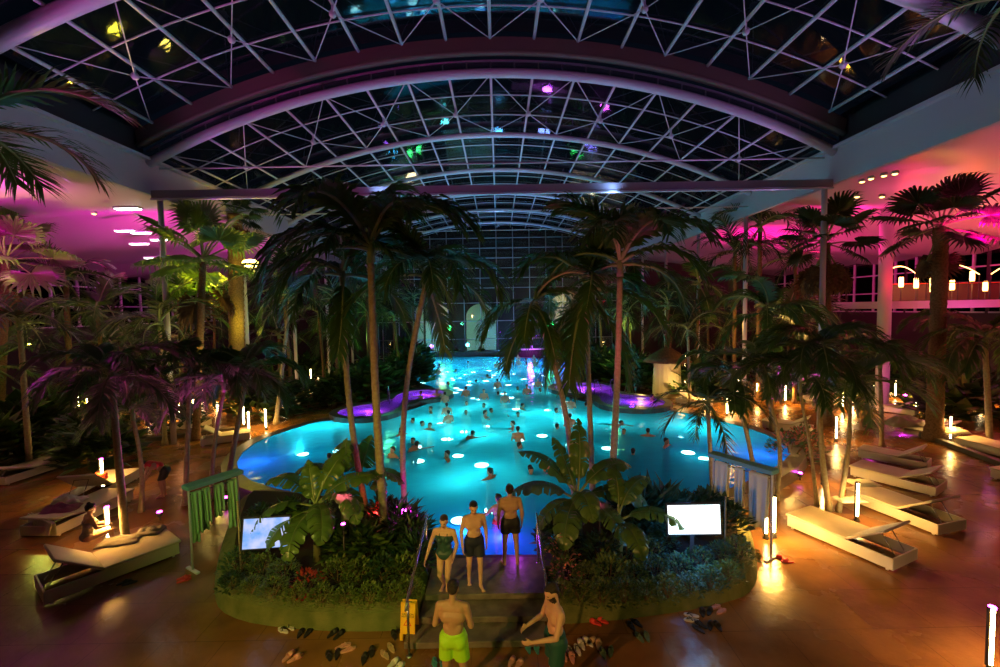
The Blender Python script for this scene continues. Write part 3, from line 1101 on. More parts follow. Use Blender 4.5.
def stem_mesh(rad, hgt, seed):
    r_ = random.Random(seed)
    mb = MB()
    for i in range(6):
        a = i * 1.05 + r_.uniform(-.2, .2)
        mb.tube([(.02 * math.cos(a), .02 * math.sin(a), -.05), (.3 * rad * math.cos(a), .3 * rad * math.sin(a), hgt * .4), (.6 * rad * math.cos(a), .6 * rad * math.sin(a), hgt * .72)], [.012, .009, .004], 5)
    o = mb.build('stem', 'trunk_brown')
    me = o.data
    bpy.data.objects.remove(o)
    return me


SH = {}
for key, m1, m2, ll, n_, sh in (('green', 'shrub_leaf', 'shrub_yellow', .10, 420, 'oval'), ('yellow', 'shrub_yellow', 'shrub_leaf', .10, 420, 'oval'), ('blue', 'shrub_blue', 'shrub_leaf', .09, 460, 'oval'), ('dark', 'leaf_dark', 'shrub_blue', .16, 300, 'oval'),
                               ('spike', 'leaf_dark', 'shrub_blue', .42, 260, 'spike'), ('red', 'red_leaf', 'shrub_leaf', .15, 120, 'oval'), ('bloom', 'shrub_leaf', 'blossom', .10, 300, 'oval'), ('wild', 'leaf_dark', 'shrub_leaf', .30, 300, 'oval')):
    SH[key] = [shrub_mesh(.42, .5, n_, ll, m1, m2, 60 + i * 3 + len(key), sh) for i in range(2)]
STEM = stem_mesh(.42, .5, 4)
SHRUBS = []


def shrub(loc, key, s=1.0, label=None, group=None, hs=1.0, name='leafy_shrub'):
    t = thing(name, loc, rnd.uniform(0, 6.28), label, 'shrub', group)
    o = link('foliage', SH[key][rnd.randrange(2)], t); o.scale = (s, s, s * hs)
    q = link('stem', STEM, t); q.scale = (s, s, s * hs)
    return t


def shrub_row(pxs, z, keys, s, base, group, end):
    for i, (x, y) in enumerate(pxs):
        shrub(U(x, y, z) if not isinstance(z, str) else Vector((x, y, 0)), keys[i % len(keys)], s * rnd.uniform(.85, 1.15), '%s, %s plant from %s' % (base, ORD[i + 1], end), group)


# left bank
shrub_row([(232, 588), (252, 592), (274, 596), (298, 600), (322, 602), (346, 602), (370, 602), (392, 600), (410, 594)], GZ, ('dark', 'green', 'green', 'yellow', 'green', 'green', 'yellow', 'yellow', 'yellow'), .62, 'leafy edging plant of the mossy left bank', 'front edging of the left bank', 'the towel rack')
shrub_row([(240, 572), (262, 575), (284, 578), (338, 582), (360, 580), (384, 580), (404, 578)], GZ, ('blue', 'green', 'green', 'green', 'green', 'dark', 'yellow'), .8, 'middle-row shrub of the left bank', 'middle row of the left bank', 'the towel rack')
shrub_row([(345, 555), (366, 560), (392, 556), (372, 535), (398, 538), (420, 562), (384, 522), (412, 545)], GZ, ('wild', 'wild', 'dark', 'dark', 'spike', 'spike', 'dark', 'spike'), 1.0, 'tall dark waterside shrub of the left bank', 'back shrubs of the left bank', 'the blue screen')
shrub(U(308, 592, GZ), 'red', .75, 'small red-leaved plant under the banana leaves of the left bank')
shrub(U(378, 527, GZ), 'red', .9, 'reddish shrub glowing in the red spotlight')
shrub_row([(262, 525), (290, 522), (318, 522)], GZ, ('dark', 'wild', 'green'), 1.0, 'shrub behind the tilted blue screen', 'shrubs behind the blue screen', 'the towel rack')
# right bank
shrub_row([(560, 598), (580, 600), (602, 602), (624, 601), (646, 599), (668, 596), (690, 592), (710, 587), (728, 580)], GZ, ('yellow', 'yellow', 'green', 'green', 'green', 'green', 'blue', 'blue', 'green'), .66, 'front edging plant of the right bank', 'front edging of the right bank', 'the handrail')
shrub_row([(566, 582), (588, 584), (610, 582), (634, 582), (656, 578), (678, 574), (700, 568), (722, 562), (738, 560)], GZ, ('bloom', 'yellow', 'green', 'green', 'blue', 'blue', 'blue', 'blue', 'green'), .85, 'second-row shrub of the right bank', 'second row of the right bank', 'the handrail')
shrub_row([(560, 562), (600, 562), (626, 566), (648, 560), (662, 545), (640, 545)], GZ, ('bloom', 'dark', 'blue', 'blue', 'blue', 'dark'), 1.0, 'third-row shrub of the right bank', 'third row of the right bank', 'the handrail')
shrub_row([(640, 528), (662, 526), (684, 526), (704, 524), (724, 530)], GZ, ('spike', 'spike', 'spike', 'dark', 'dark'), 1.25, 'dark spiky shrub behind the bright screen', 'spiky shrubs behind the screen', 'the banana plant')
shrub(U(790, 462, .0), 'bloom', 2.0, 'flowering bush at the pool corner beside the right towel rack')
shrub(U(806, 452, .0), 'bloom', 1.8, 'flowering bush between the pool corner and the golden palm clump')
shrub(U(556, 548, GZ), 'wild', .9, 'loose dark shrub right against the top of the handrail')

# shrubbery beneath the palms round the pool
def wildrow(pts, label, group, s=2.6, keys=('wild', 'dark', 'wild')):
    for i, (x, y) in enumerate(pts):
        shrub((x, y, 0), keys[i % len(keys)], s * rnd.uniform(.8, 1.25), '%s, %s from the near end' % (label, ORD[i + 1]), group, name='jungle_shrub')


wildrow([(-13.3, 25.5), (-11.8, 27.2), (-10.2, 28.5), (-8.7, 29.6), (-7.7, 32), (-7.0, 34.5), (-8.5, 37), (-9, 40), (-9.2, 43.5), (-9.4, 47), (-9.2, 50.5)], 'dark undergrowth bush left of the far pool', 'undergrowth left of the far pool', 3.4)
wildrow([(12.5, 29), (10.8, 31), (9.5, 32.5), (8.7, 35), (8.4, 38), (8.8, 41), (8.8, 44.5), (8.4, 48), (8.0, 51)], 'dark undergrowth bush right of the far pool', 'undergrowth right of the far pool', 3.2)
wildrow([(-15.8, 17.5), (-17.5, 19), (-19.5, 17), (-21, 20), (-16.5, 22), (-23, 18), (-26, 22), (-20, 25.5), (-25, 28), (-17, 31), (-22, 35), (-17, 40)], 'undergrowth bush of the left aisle', 'undergrowth of the table-side aisle', 3.0)
wildrow([(21, 27), (24.5, 24.5), (22.5, 22), (18.5, 28), (16.5, 29), (22, 30.5), (26, 29), (16.5, 35), (20, 40), (24, 35), (28, 25.5)], 'undergrowth bush of the right aisle', 'undergrowth of the balcony-side aisle', 3.0)
wildrow([(-11, 53), (-8, 53.2), (-5, 53), (-2, 53.2), (1.5, 53)], 'low hedge plant at the glass end wall', 'hedge along the glass end wall', 1.7)
# ================================================================== people
def capsule(mb, a, b_, ra, rb, n=12):
    a, b_ = Vector(a), Vector(b_)
    d = b_ - a
    L_ = d.length
    t = d.normalized() if L_ > 1e-6 else Vector((0, 0, 1))
    pts, rad = [], []
    for k in range(5):
        an = PI / 2 * (1 - k / 4)
        pts.append(a - t * ra * math.sin(an)); rad.append(max(ra * math.cos(an), .0008))
    for k in range(1, 5):
        an = PI / 2 * k / 4
        if k == 1: pts.append(b_.copy()); rad.append(rb)
        pts.append(b_ + t * rb * math.sin(an)); rad.append(max(rb * math.cos(an), .0008))
    mb.tube(pts, rad, n)


BASE = dict(pelvis=(0, 0, .95), waist=(0, 0, 1.10), chest=(0, .0, 1.28), neck=(0, -.01, 1.47), head=(0, .025, 1.612), lookz=0.0, nod=0.0,
            sh=((-.19, 0, 1.41), (.19, 0, 1.41)), el=((-.25, -.03, 1.13), (.25, -.03, 1.13)), wr=((-.245, .05, .88), (.245, .05, .88)),
            hip=((-.09, 0, .92), (.09, 0, .92)), kn=((-.10, .02, .50), (.10, .02, .50)), an=((-.10, -.03, .09), (.10, -.03, .09)), toe=((-.12, .13, .03), (.12, .13, .03)))


def V(x): return Vector(x)


def add_hand(mb, el, wr, side, curl=.6):
    d = (V(wr) - V(el)).normalized()
    inw = Vector((-side, 0, 0))
    inw = (inw - d * inw.dot(d)).normalized()          # palm faces the thigh
    fw = d.cross(inw) * (1 if side > 0 else -1)         # thumb side, to the front
    if fw.y < 0: fw = -fw
    w = V(wr)
    pc = w + d * .075
    for k in (-.027, -.009, .009, .027):
        capsule(mb, w + d * .02 + fw * k * .6, w + d * .085 + fw * k, .014, .012, 8)
    for k, ln in ((-.028, .055), (-.0095, .068), (.0095, .075), (.028, .066)):
        a = w + d * .088 + fw * k
        b_ = a + (d * .9 + inw * .45 * curl).normalized() * ln * .5
        c = b_ + (d * (1 - curl * .6) + inw * curl * 1.1).normalized() * ln * .5
        capsule(mb, a, b_, .0095, .0085, 8); capsule(mb, b_, c, .0085, .007, 8)
    a = w + d * .03 + fw * .02
    b_ = a + (d * .6 + fw * .8).normalized() * .04
    capsule(mb, a, b_, .013, .011, 8); capsule(mb, b_, b_ + (d * .85 + fw * .3 + inw * .3).normalized() * .035, .010, .008, 8)


def head_mats(J):
    hd = V(J['head']); M = Matrix.Rotation(J['lookz'], 3, 'Z') @ Matrix.Rotation(J['nod'], 3, 'X')
    return hd, M


def body_mb(J, female=False, lite=False, bulk=1.0):
    mb = MB()
    g = bulk
    P_ = V(J['pelvis']); Wt = V(J['waist']); Ch = V(J['chest']); Nk = V(J['neck'])
    hx = (V(J['hip'][1]) - V(J['hip'][0])).normalized()
    sx = (V(J['sh'][1]) - V(J['sh'][0])).normalized()
    up = (Nk - P_).normalized()
    hr = .125 if female else .112
    capsule(mb, P_ - hx * .065, P_ + hx * .065, hr * g, hr * g, 14)
    capsule(mb, Wt - hx * .045, Wt + hx * .045, (.09 if female else .098) * g, (.09 if female else .098) * g, 14)
    capsule(mb, P_, Wt, .112 * g, .096 * g, 14)
    capsule(mb, Wt, Ch, .096 * g, .112 * g, 14)
    capsule(mb, Ch - sx * .075, Ch + sx * .075, .115 * g, .115 * g, 14)
    mid = (V(J['sh'][0]) + V(J['sh'][1])) / 2
    capsule(mb, mid - sx * .10 - up * .03, mid + sx * .10 - up * .03, .085 * g, .085 * g, 12)
    fwd = sx.cross(up) * -1
    if fwd.dot(Vector((0, 1, 0))) < 0: fwd = -fwd
    if female:
        for s in (-1, 1): mb.ell(Ch + sx * s * .075 + fwd * .10 - up * .01, (.062, .06, .062), 12)
    elif not lite:
        for s in (-1, 1): mb.ell(Ch + sx * s * .072 + fwd * .075 + up * .035, (.078, .035, .05), 12)
    for s in (0, 1): mb.ell(V(J['hip'][s]) - fwd * .055 + up * .0 - hx * (0.0), (.078, .072, .088), 12)
    for s in (0, 1):
        q = V(J['sh'][s])
        capsule(mb, mid + up * .04, q, .052, .052, 10)
        mb.ell(q + Vector((0, 0, -.03)), (.056, .058, .075), 10)
        capsule(mb, q, J['el'][s], .052 * g, .040 * g, 12)
        capsule(mb, J['el'][s], J['wr'][s], .041 * g, .025, 12)
        fm = V(J['el'][s]).lerp(V(J['wr'][s]), .28)
        capsule(mb, J['el'][s], fm, .039 * g, .041 * g, 10)
        if lite: capsule(mb, J['wr'][s], V(J['wr'][s]) + (V(J['wr'][s]) - V(J['el'][s])).normalized() * .13, .028, .018, 8)
        else: add_hand(mb, J['el'][s], J['wr'][s], -1 if s == 0 else 1, J.get('curl', .6))
        h = V(J['hip'][s]); k = V(J['kn'][s]); a = V(J['an'][s]); t = V(J['toe'][s])
        capsule(mb, h, k, .088 * g, .056, 14)
        capsule(mb, k, a, .053, .034, 12)
        bk = (a - k).normalized().cross(hx)
        if bk.y > 0: bk = -bk
        cm = k.lerp(a, .30) + bk * .018
        capsule(mb, k + bk * .01, cm, .045, .052, 10); capsule(mb, cm, k.lerp(a, .6), .05, .036, 10)
        capsule(mb, a, a + Vector((0, 0, -.04)) - (t - a).normalized() * .02, .036, .034, 8)
        capsule(mb, a + Vector((0, 0, -.035)), t, .036, .028, 10)
        if not lite:
            f = (t - a); f.z = 0; f.normalize(); sd = Vector((f.y, -f.x, 0))
            for q_ in range(5):
                capsule(mb, t + sd * (-.03 + .015 * q_) - f * .01, t + sd * (-.034 + .017 * q_) + f * (.032 - .003 * abs(q_ - 2)) - Vector((0, 0, .004)), .012, .010, 6)
    hd, M = head_mats(J)
    capsule(mb, Nk - up * .03, hd + M @ Vector((0, -.02, -.05)), .054 * (.85 if female else 1), .047 * (.85 if female else 1), 12)
    mb.ell(hd + M @ Vector((0, -.012, .025)), (.080, .100, .102), 16, M)
    mb.ell(hd + M @ Vector((0, .030, -.048)), (.058, .068, .070), 14, M)
    if not lite:
        capsule(mb, hd + M @ Vector((0, .085, .02)), hd + M @ Vector((0, .108, -.022)), .009, .015, 8)
        for s in (-1, 1):
            mb.ell(hd + M @ Vector((s * .079, -.012, 0)), (.012, .022, .032), 8, M)
            capsule(mb, hd + M @ Vector((s * .014, .083, .033)), hd + M @ Vector((s * .048, .070, .033)), .012, .010, 8)
        capsule(mb, hd + M @ Vector((-.02, .083, -.058)), hd + M @ Vector((.02, .083, -.058)), .010, .010, 8)
        mb.ell(hd + M @ Vector((0, .062, -.098)), (.026, .026, .02), 8, M)
    return mb


def remesh(mb, m, vox, smooth=2, name='body'):
    mb.mats = []
    o = mb.build(name, m)
    o.data.polygons.foreach_set('material_index', [0] * len(o.data.polygons))
    r_ = o.modifiers.new('r', 'REMESH'); r_.mode = 'VOXEL'; r_.voxel_size = vox; r_.use_smooth_shade = True
    s_ = o.modifiers.new('s', 'SMOOTH'); s_.factor = .5; s_.iterations = smooth
    dg = bpy.context.evaluated_depsgraph_get()
    dg.update()
    me = bpy.data.meshes.new_from_object(o.evaluated_get(dg))
    bpy.data.objects.remove(o)
    me.name = name
    me.materials.clear(); me.materials.append(MATS[m])
    me.polygons.foreach_set('use_smooth', [True] * len(me.polygons))
    return me


def cut(me, planes):
    bm = bmesh.new(); bm.from_mesh(me)
    for co, no in planes:
        g = bm.verts[:] + bm.edges[:] + bm.faces[:]
        r_ = bmesh.ops.bisect_plane(bm, geom=g, plane_co=co, plane_no=no, clear_outer=True)
        ed = [e for e in r_['geom_cut'] if isinstance(e, bmesh.types.BMEdge)]
        if ed: bmesh.ops.holes_fill(bm, edges=ed, sides=0)
    bm.to_mesh(me); bm.free()


def shorts_mesh(J, m, grow=.022, length=.55, vox=.012, waist_up=.03):
    mb = MB()
    P_ = V(J['pelvis']); hx = (V(J['hip'][1]) - V(J['hip'][0])).normalized(); Wt = V(J['waist'])
    capsule(mb, P_ - hx * .065, P_ + hx * .065, .115 + grow, .115 + grow, 14)
    capsule(mb, P_, P_.lerp(Wt, .6), .122 + grow, .112 + grow, 14)
    capsule(mb, P_.lerp(Wt, .5) - hx * .045, P_.lerp(Wt, .5) + hx * .045, .104 + grow, .104 + grow, 14)
    for s in (0, 1):
        h, k = V(J['hip'][s]), V(J['kn'][s])
        e = h.lerp(k, length + .12)
        capsule(mb, h, e, .092 + grow, .078 + grow * 1.5, 14)
        mb.ell(h - Vector((0, .035, 0)), (.088 + grow, .085 + grow, .098 + grow), 12)
    me = remesh(mb, m, vox, 7, 'shorts')
    planes = [(P_.lerp(Wt, .45) + Vector((0, 0, waist_up)), (Wt - P_).normalized())]
    zc = min(V(J['hip'][s]).lerp(V(J['kn'][s]), length).z for s in (0, 1))
    planes.append((Vector((0, 0, zc)), (0, 0, -1)))
    cut(me, planes)
    return me


def hair_mb(J, style='short'):
    hd, M = head_mats(J)
    mb = MB()
    mb.ell(hd + M @ Vector((0, -.030, .050)), (.086, .098, .088), 14, M)
    mb.ell(hd + M @ Vector((0, -.055, .01)), (.074, .064, .075), 12, M)
    mb.ell(hd + M @ Vector((0, .045, .100)), (.05, .035, .024), 10, M)
    if style == 'bun': mb.ell(hd + M @ Vector((0, -.06, .13)), (.045, .045, .042), 10, M)
    if style == 'long':
        capsule(mb, hd + M @ Vector((0, -.075, -.02)), hd + M @ Vector((0, -.095, -.16)), .062, .035, 10)
    if style == 'tied': capsule(mb, hd + M @ Vector((0, -.10, .04)), hd + M @ Vector((0, -.12, -.08)), .03, .016, 8)
    return mb


def paint_face(me, J, scale=1.0, beard=False):
    hd, M = head_mats(J)
    me.materials.append(MATS['lip']); me.materials.append(MATS['eye_dark']); me.materials.append(MATS['hair_dark'])
    pts = [(hd + M @ Vector((s * .031, .078, .010)), .0115, 2) for s in (-1, 1)] + [(hd + M @ Vector((x * .001, .088, -.056)), .0125, 1) for x in (-15, 0, 15)]
    for p in me.polygons:
        c = p.center
        if (c - hd).length > .16: continue
        lc = M.transposed() @ (c - hd)
        if beard and -.125 < lc.z < -.030 and lc.y > .0 and lc.z < -.03 - .25 * max(0, .06 - lc.y) * (abs(lc.x) < .05): p.material_index = 3
        for q, r_, mi in pts:
            if (c - q).length < r_ + .004: p.material_index = mi
    return me


def person(loc, rz, h, J, label, skin='skin_tan', female=False, shorts=None, slen=.55, hair='hair_dark', style='short', vox=.0105, suit=None, bulk=1.0, name='person', beard=False):
    t = thing(name, loc, rz, label, 'person')
    s = h / 1.75
    bm_ = remesh(body_mb(J, female, bulk=bulk), skin, vox, 2)
    paint_face(bm_, J, 1.0, beard)
    b_ = link('body', bm_, t); b_.scale = (s,) * 3
    o = link('hair', remesh(hair_mb(J, style), hair, .012, 2, 'hair'), t); o.scale = (s,) * 3
    if shorts:
        o = link('shorts', shorts_mesh(J, shorts, length=slen), t); o.scale = (s,) * 3
    if suit:
        # one-piece: the torso grown a little, cut at neckline and thighs
        mb = MB()
        P_ = V(J['pelvis']); Wt = V(J['waist']); Ch = V(J['chest']); hx = (V(J['hip'][1]) - V(J['hip'][0])).normalized()
        g = .008
        capsule(mb, P_ - hx * .065, P_ + hx * .065, .127 + g, .127 + g, 14)
        capsule(mb, P_, Wt, .12 + g, .108 + g, 14)
        capsule(mb, Wt - hx * .045, Wt + hx * .045, .098 + g, .098 + g, 14)
        capsule(mb, Wt, Ch, .108 + g, .118 + g, 14)
        capsule(mb, Ch - hx * .075, Ch + hx * .075, .115 + g, .115 + g, 14)
        for k in (-1, 1): mb.ell(Ch + hx * k * .075 + Vector((0, .10, -.01)), (.062 + g, .06 + g, .062 + g), 12)
        for k in (0, 1):
            mb.ell(V(J['hip'][k]) - Vector((0, .055, 0)), (.085 + g, .085 + g, .095 + g), 12)
        me = remesh(mb, suit, .011, 2, 'swimsuit')
        cut(me, [(Ch + Vector((0, 0, .055)), (0, -.15, 1)), (P_ + Vector((.05, 0, -.085)), (.75, 0, -.65)), (P_ + Vector((-.05, 0, -.085)), (-.75, 0, -.65))])
        so = link('swimsuit', me, t); so.scale = (s,) * 3
        mb = MB()
        for k in (-1, 1): mb.tube([Ch + Vector((k * .075, .12, .04)), Ch + Vector((k * .085, .06, .14)), Ch + Vector((k * .08, -.03, .165)), Ch + Vector((k * .06, -.115, .04))], .008, 6)
        q = mb.build('strap', suit, so, True)
    return t


def pose(**k):
    J = dict(BASE); J.update(k); return J


# woman coming down the steps, hand on the rail (faces the camera)
feet = U(446, 598, .28)
person(feet, PI - .15, 1.64, pose(wr=((-.22, .16, .95), (.33, .22, .93)), el=((-.25, -.02, 1.14), (.29, -.0, 1.16)), kn=((-.07, .08, .52), (.10, .04, .50)), an=((-.03, -.02, .10), (.09, -.16, .22)), toe=((-.04, .13, .03), (.10, .0, .15)), nod=-.3),
       'woman in dark green one-piece swimsuit coming down the steps, hand on the rail', 'skin_light', True, suit='swim_suit', hair='hair_brown', style='tied')
person(U(475, 586, .42), PI + .25, 1.70, pose(wr=((-.25, .02, .88), (.25, .10, .89)), kn=((-.10, .10, .51), (.10, -.02, .50)), an=((-.10, .08, .08), (.09, -.16, .12)), toe=((-.12, .24, .03), (.11, -.02, .04)), nod=-.35),
       'dark-haired man in navy shorts walking out of the pool towards the steps', 'skin_light', shorts='swim_navy', slen=.60)
person(U(511, 565, TOP), .12, 1.74, pose(wr=((-.25, .06, .88), (.25, .04, .88)), kn=((-.12, .03, .50), (.12, .02, .50)), an=((-.14, -.03, .09), (.13, -.05, .09)), toe=((-.18, .12, .03), (.16, .10, .03))),
       'broad-backed man in black trunks standing at the top of the steps, facing the water', 'skin_tan', shorts='swim_black', slen=.48, bulk=1.05)
person(DP(499, 523, 11.2) * Vector((1, 1, 0)) + Vector((0, 0, WATER - .92)), .6, 1.66, pose(wr=((-.55, .22, 1.2), (.28, .12, .92)), el=((-.36, .08, 1.24), (.25, -.02, 1.13))),
       'bather in pink top wading waist-deep below the steps, lit magenta', 'skin_tan', shorts='swim_red', slen=.3)
person(U(455, 702, 0), -.12, 1.84, pose(wr=((-.20, .26, 1.02), (.14, .26, 1.05)), el=((-.26, .0, 1.13), (.25, .02, 1.12)), kn=((-.12, .03, .5), (.13, .02, .5)), an=((-.14, -.03, .09), (.17, -.05, .09)), toe=((-.19, .12, .03), (.21, .10, .03)), nod=-.35, head=(0, .05, 1.615)),
       'man in lime green shorts standing with his back turned at the foot of the steps', 'skin_tan', shorts='swim_lime', slen=.62, bulk=1.03)
t = person(U(556, 703, 0), PI * .60, 1.84, pose(wr=((-.16, .40, 1.10), (.14, .36, 1.12)), el=((-.25, .10, 1.14), (.25, .08, 1.14)), nod=-.5, head=(0, .05, 1.61), kn=((-.09, .05, .5), (.10, .0, .5))),
       'bearded man in dark teal shorts leaning beside the handrail, looking down', 'skin_light', shorts='swim_teal', slen=.62, bulk=.96, beard=True)


SIT = pose(pelvis=(0, 0, .12), waist=(0, .02, .27), chest=(0, .04, .45), neck=(0, .06, .64), head=(0, .09, .79), sh=((-.175, .05, .58), (.175, .05, .58)), el=((-.25, .12, .34), (.25, .12, .34)), wr=((-.18, .34, .30), (.18, .34, .30)),
           hip=((-.09, 0, .10), (.09, 0, .10)), kn=((-.13, .42, .13), (.13, .42, .13)), an=((-.13, .46, -.28), (.13, .46, -.28)), toe=((-.14, .60, -.34), (.14, .60, -.34)), nod=-.2)
# people among the loungers on the left
person(U(88, 541, .40), -.6, 1.70, SIT, 'person with hair in a bun and patterned wrap sitting on a towel-covered lounger', 'skin_light', True, suit='towel_grey', hair='hair_dark', style='bun')
BEND = pose(pelvis=(0, -.10, .90), waist=(0, .03, 1.00), chest=(0, .18, 1.08), neck=(0, .36, 1.14), head=(0, .48, 1.15), nod=-.9, sh=((-.17, .30, 1.10), (.17, .30, 1.10)), el=((-.2, .38, .84), (.2, .38, .84)), wr=((-.16, .50, .62), (.16, .50, .62)), hip=((-.09, -.10, .88), (.09, -.10, .88)))
t = person(U(163, 497, 0), 1.9, 1.7, BEND, 'person in pink top and dark shorts bending over a lounger', 'skin_light', shorts='swim_black', slen=.7)
mb = MB(); capsule(mb, (0, .06, 1.02), (0, .30, 1.09), .13, .135); capsule(mb, (-.12, .28, 1.1), (.12, .28, 1.1), .085, .085)
link('top', remesh(mb, 'swim_red', .014, 2, 'top'), t)

# swimmers: five poses, shared by all bathers
SWIM = {}
def swim_proto(key, J, off, skin, hair='hair_dark', female=False, style='short'):
    me = remesh(body_mb(J, female, lite=True), skin, .022, 2)
    hm = remesh(hair_mb(J, style), hair, .02, 1, 'hair')
    SWIM[key] = (me, hm, off)


swim_proto('standing', pose(), 1.50, 'skin_tan')
swim_proto('standing with arms spread', pose(el=((-.40, .12, 1.33), (.40, .12, 1.33)), wr=((-.60, .28, 1.36), (.60, .28, 1.36))), 1.40, 'skin_tan')
swim_proto('waist-deep', pose(el=((-.26, .05, 1.15), (.26, .05, 1.15)), wr=((-.2, .26, 1.15), (.2, .26, 1.15))), 1.12, 'skin_light')
swim_proto('reclining', pose(pelvis=(0, .35, 1.10), waist=(0, .22, 1.17), chest=(0, .1, 1.26), hip=((-.09, .38, 1.10), (.09, .38, 1.10)), kn=((-.12, .78, 1.22), (.12, .78, 1.22)), an=((-.12, 1.15, 1.28), (.14, 1.15, 1.30)), toe=((-.12, 1.2, 1.40), (.14, 1.2, 1.42)), el=((-.38, .0, 1.30), (.38, .0, 1.30)), wr=((-.58, .1, 1.38), (.58, .1, 1.38))), 1.36, 'skin_light', 'hair_brown', True, 'tied')
swim_proto('swimming', pose(pelvis=(0, -.55, 1.28), waist=(0, -.38, 1.32), chest=(0, -.2, 1.36), neck=(0, -.04, 1.44), head=(0, .08, 1.54), sh=((-.17, -.05, 1.40), (.17, -.05, 1.40)), el=((-.3, .2, 1.38), (.32, .15, 1.38)), wr=((-.22, .46, 1.42), (.5, .3, 1.42)), hip=((-.09, -.55, 1.27), (.09, -.55, 1.27)), kn=((-.15, -.98, 1.22), (.15, -.98, 1.2)), an=((-.18, -1.38, 1.26), (.2, -1.36, 1.2)), toe=((-.2, -1.55, 1.26), (.22, -1.53, 1.2))), 1.40, 'skin_tan')

z3 = [(65, 565, 3), (105, 460, 0), (165, 400, 0), (210, 415, 0), (250, 435, 1), (165, 500, 0), (180, 525, 4), (255, 350, 1), (325, 300, 2), (335, 360, 2), (343, 400, 2), (430, 270, 2), (432, 315, 0), (430, 360, 0), (520, 285, 2), (520, 325, 0), (555, 350, 0), (525, 375, 3), (460, 470, 4),
      (338, 580, 1), (550, 655, 0), (750, 640, 0), (690, 490, 2), (695, 525, 0), (665, 430, 3), (690, 370, 0), (712, 335, 1), (625, 300, 2), (590, 265, 0), (588, 228, 2), (540, 180, 4), (688, 240, 0), (735, 260, 2), (790, 225, 2), (800, 248, 0), (828, 205, 0), (290, 165, 2), (225, 145, 0),
      (265, 125, 0), (297, 125, 0), (880, 350, 0), (885, 430, 0), (955, 330, 2), (950, 420, 2), (945, 455, 0), (990, 520, 1), (585, 130, 2), (440, 110, 0), (625, 170, 0), (820, 620, 3), (340, 215, 0), (480, 205, 0), (380, 150, 0)]
sw = [(380 + x / 5, 340 + y / 5, k) for x, y, k in z3] + [(560 + x / 5, 340 + y / 5, k) for x, y, k in ((75, 515, 0), (300, 415, 4), (320, 455, 0), (440, 465, 1), (530, 515, 1), (365, 555, 0), (130, 320, 0))] + \
     [(230 + x / 5, 340 + y / 5, k) for x, y, k in ((497, 580, 0), (855, 460, 1))] + [(490, 474, 1), (531, 470, 0)]
KN = list(SWIM)
rows = {}
for px, py, k in sw:
    zone = 'far reach' if py < 378 else 'middle reach' if py < 402 else 'near reach' if py < 440 else 'water nearest the steps'
    rows.setdefault((zone, KN[k]), []).append((px, py))
BODYTXT = {'standing': 'dark-haired bather standing neck-deep', 'standing with arms spread': 'bather standing with arms spread', 'waist-deep': 'bather standing chest-high', 'reclining': 'brown-haired bather floating on the back', 'swimming': 'bather swimming head up'}
PREP = {'far reach': 'in the far pool', 'middle reach': 'between the two whirlpools', 'near reach': 'before the whirlpools', 'water nearest the steps': 'nearest the steps'}
for (zone, key), pts in rows.items():
    pts.sort()
    me, hm, off = SWIM[key]
    for i, (px, py) in enumerate(pts):
        p = U(px, py, WATER + .13)
        lab = '%s %s' % (BODYTXT[key], PREP[zone])
        if len(pts) > 1: lab += ', %s from the left' % ORD[i + 1] if i else ', leftmost'
        t = thing('swimmer', (p.x, p.y, WATER - off), rnd.uniform(0, 6.28) if key != 'waist-deep' else rnd.choice((0, PI, 2.6, .5)), lab, 'person', 'bathers in the pool')
        link('body', me, t); link('hair', hm, t)
# the crowd at the sunken bar
k = 0
for r_ in range(2):
    for i in range(15):
        px = 500 + i * 6.6 + rnd.uniform(-2, 2)
        py = 358.5 + r_ * 4 + rnd.uniform(-.8, .8)
        p = U(px, py, WATER + .25)
        if px > 572: continue
        me, hm, off = SWIM['waist-deep' if i % 2 else 'standing']
        t = thing('swimmer', (p.x, p.y, WATER - off + .05), rnd.uniform(0, 6.28), 'guest in the %s row of the crowd at the violet-lit bar, %s from the left' % ('back' if r_ == 0 else 'front', ORD[i + 1]), 'person', 'guests at the far bar')
        link('body', me, t); link('hair', hm, t)
for px, py, txt in ((421, 395.5, 'bather reclining in the far lobe of the left whirlpool'), (437, 394, 'second bather in the far lobe of the left whirlpool, by its tip'), (652, 399, 'bather at the outer rim of the hut-side whirlpool')):
    p = U(px, py, .65)
    me, hm, off = SWIM['standing with arms spread']
    t = thing('swimmer', (p.x, p.y, .55 - off + .05), rnd.uniform(0, 6), txt, 'person', 'bathers in the whirlpools')
    link('body', me, t); link('hair', hm, t)
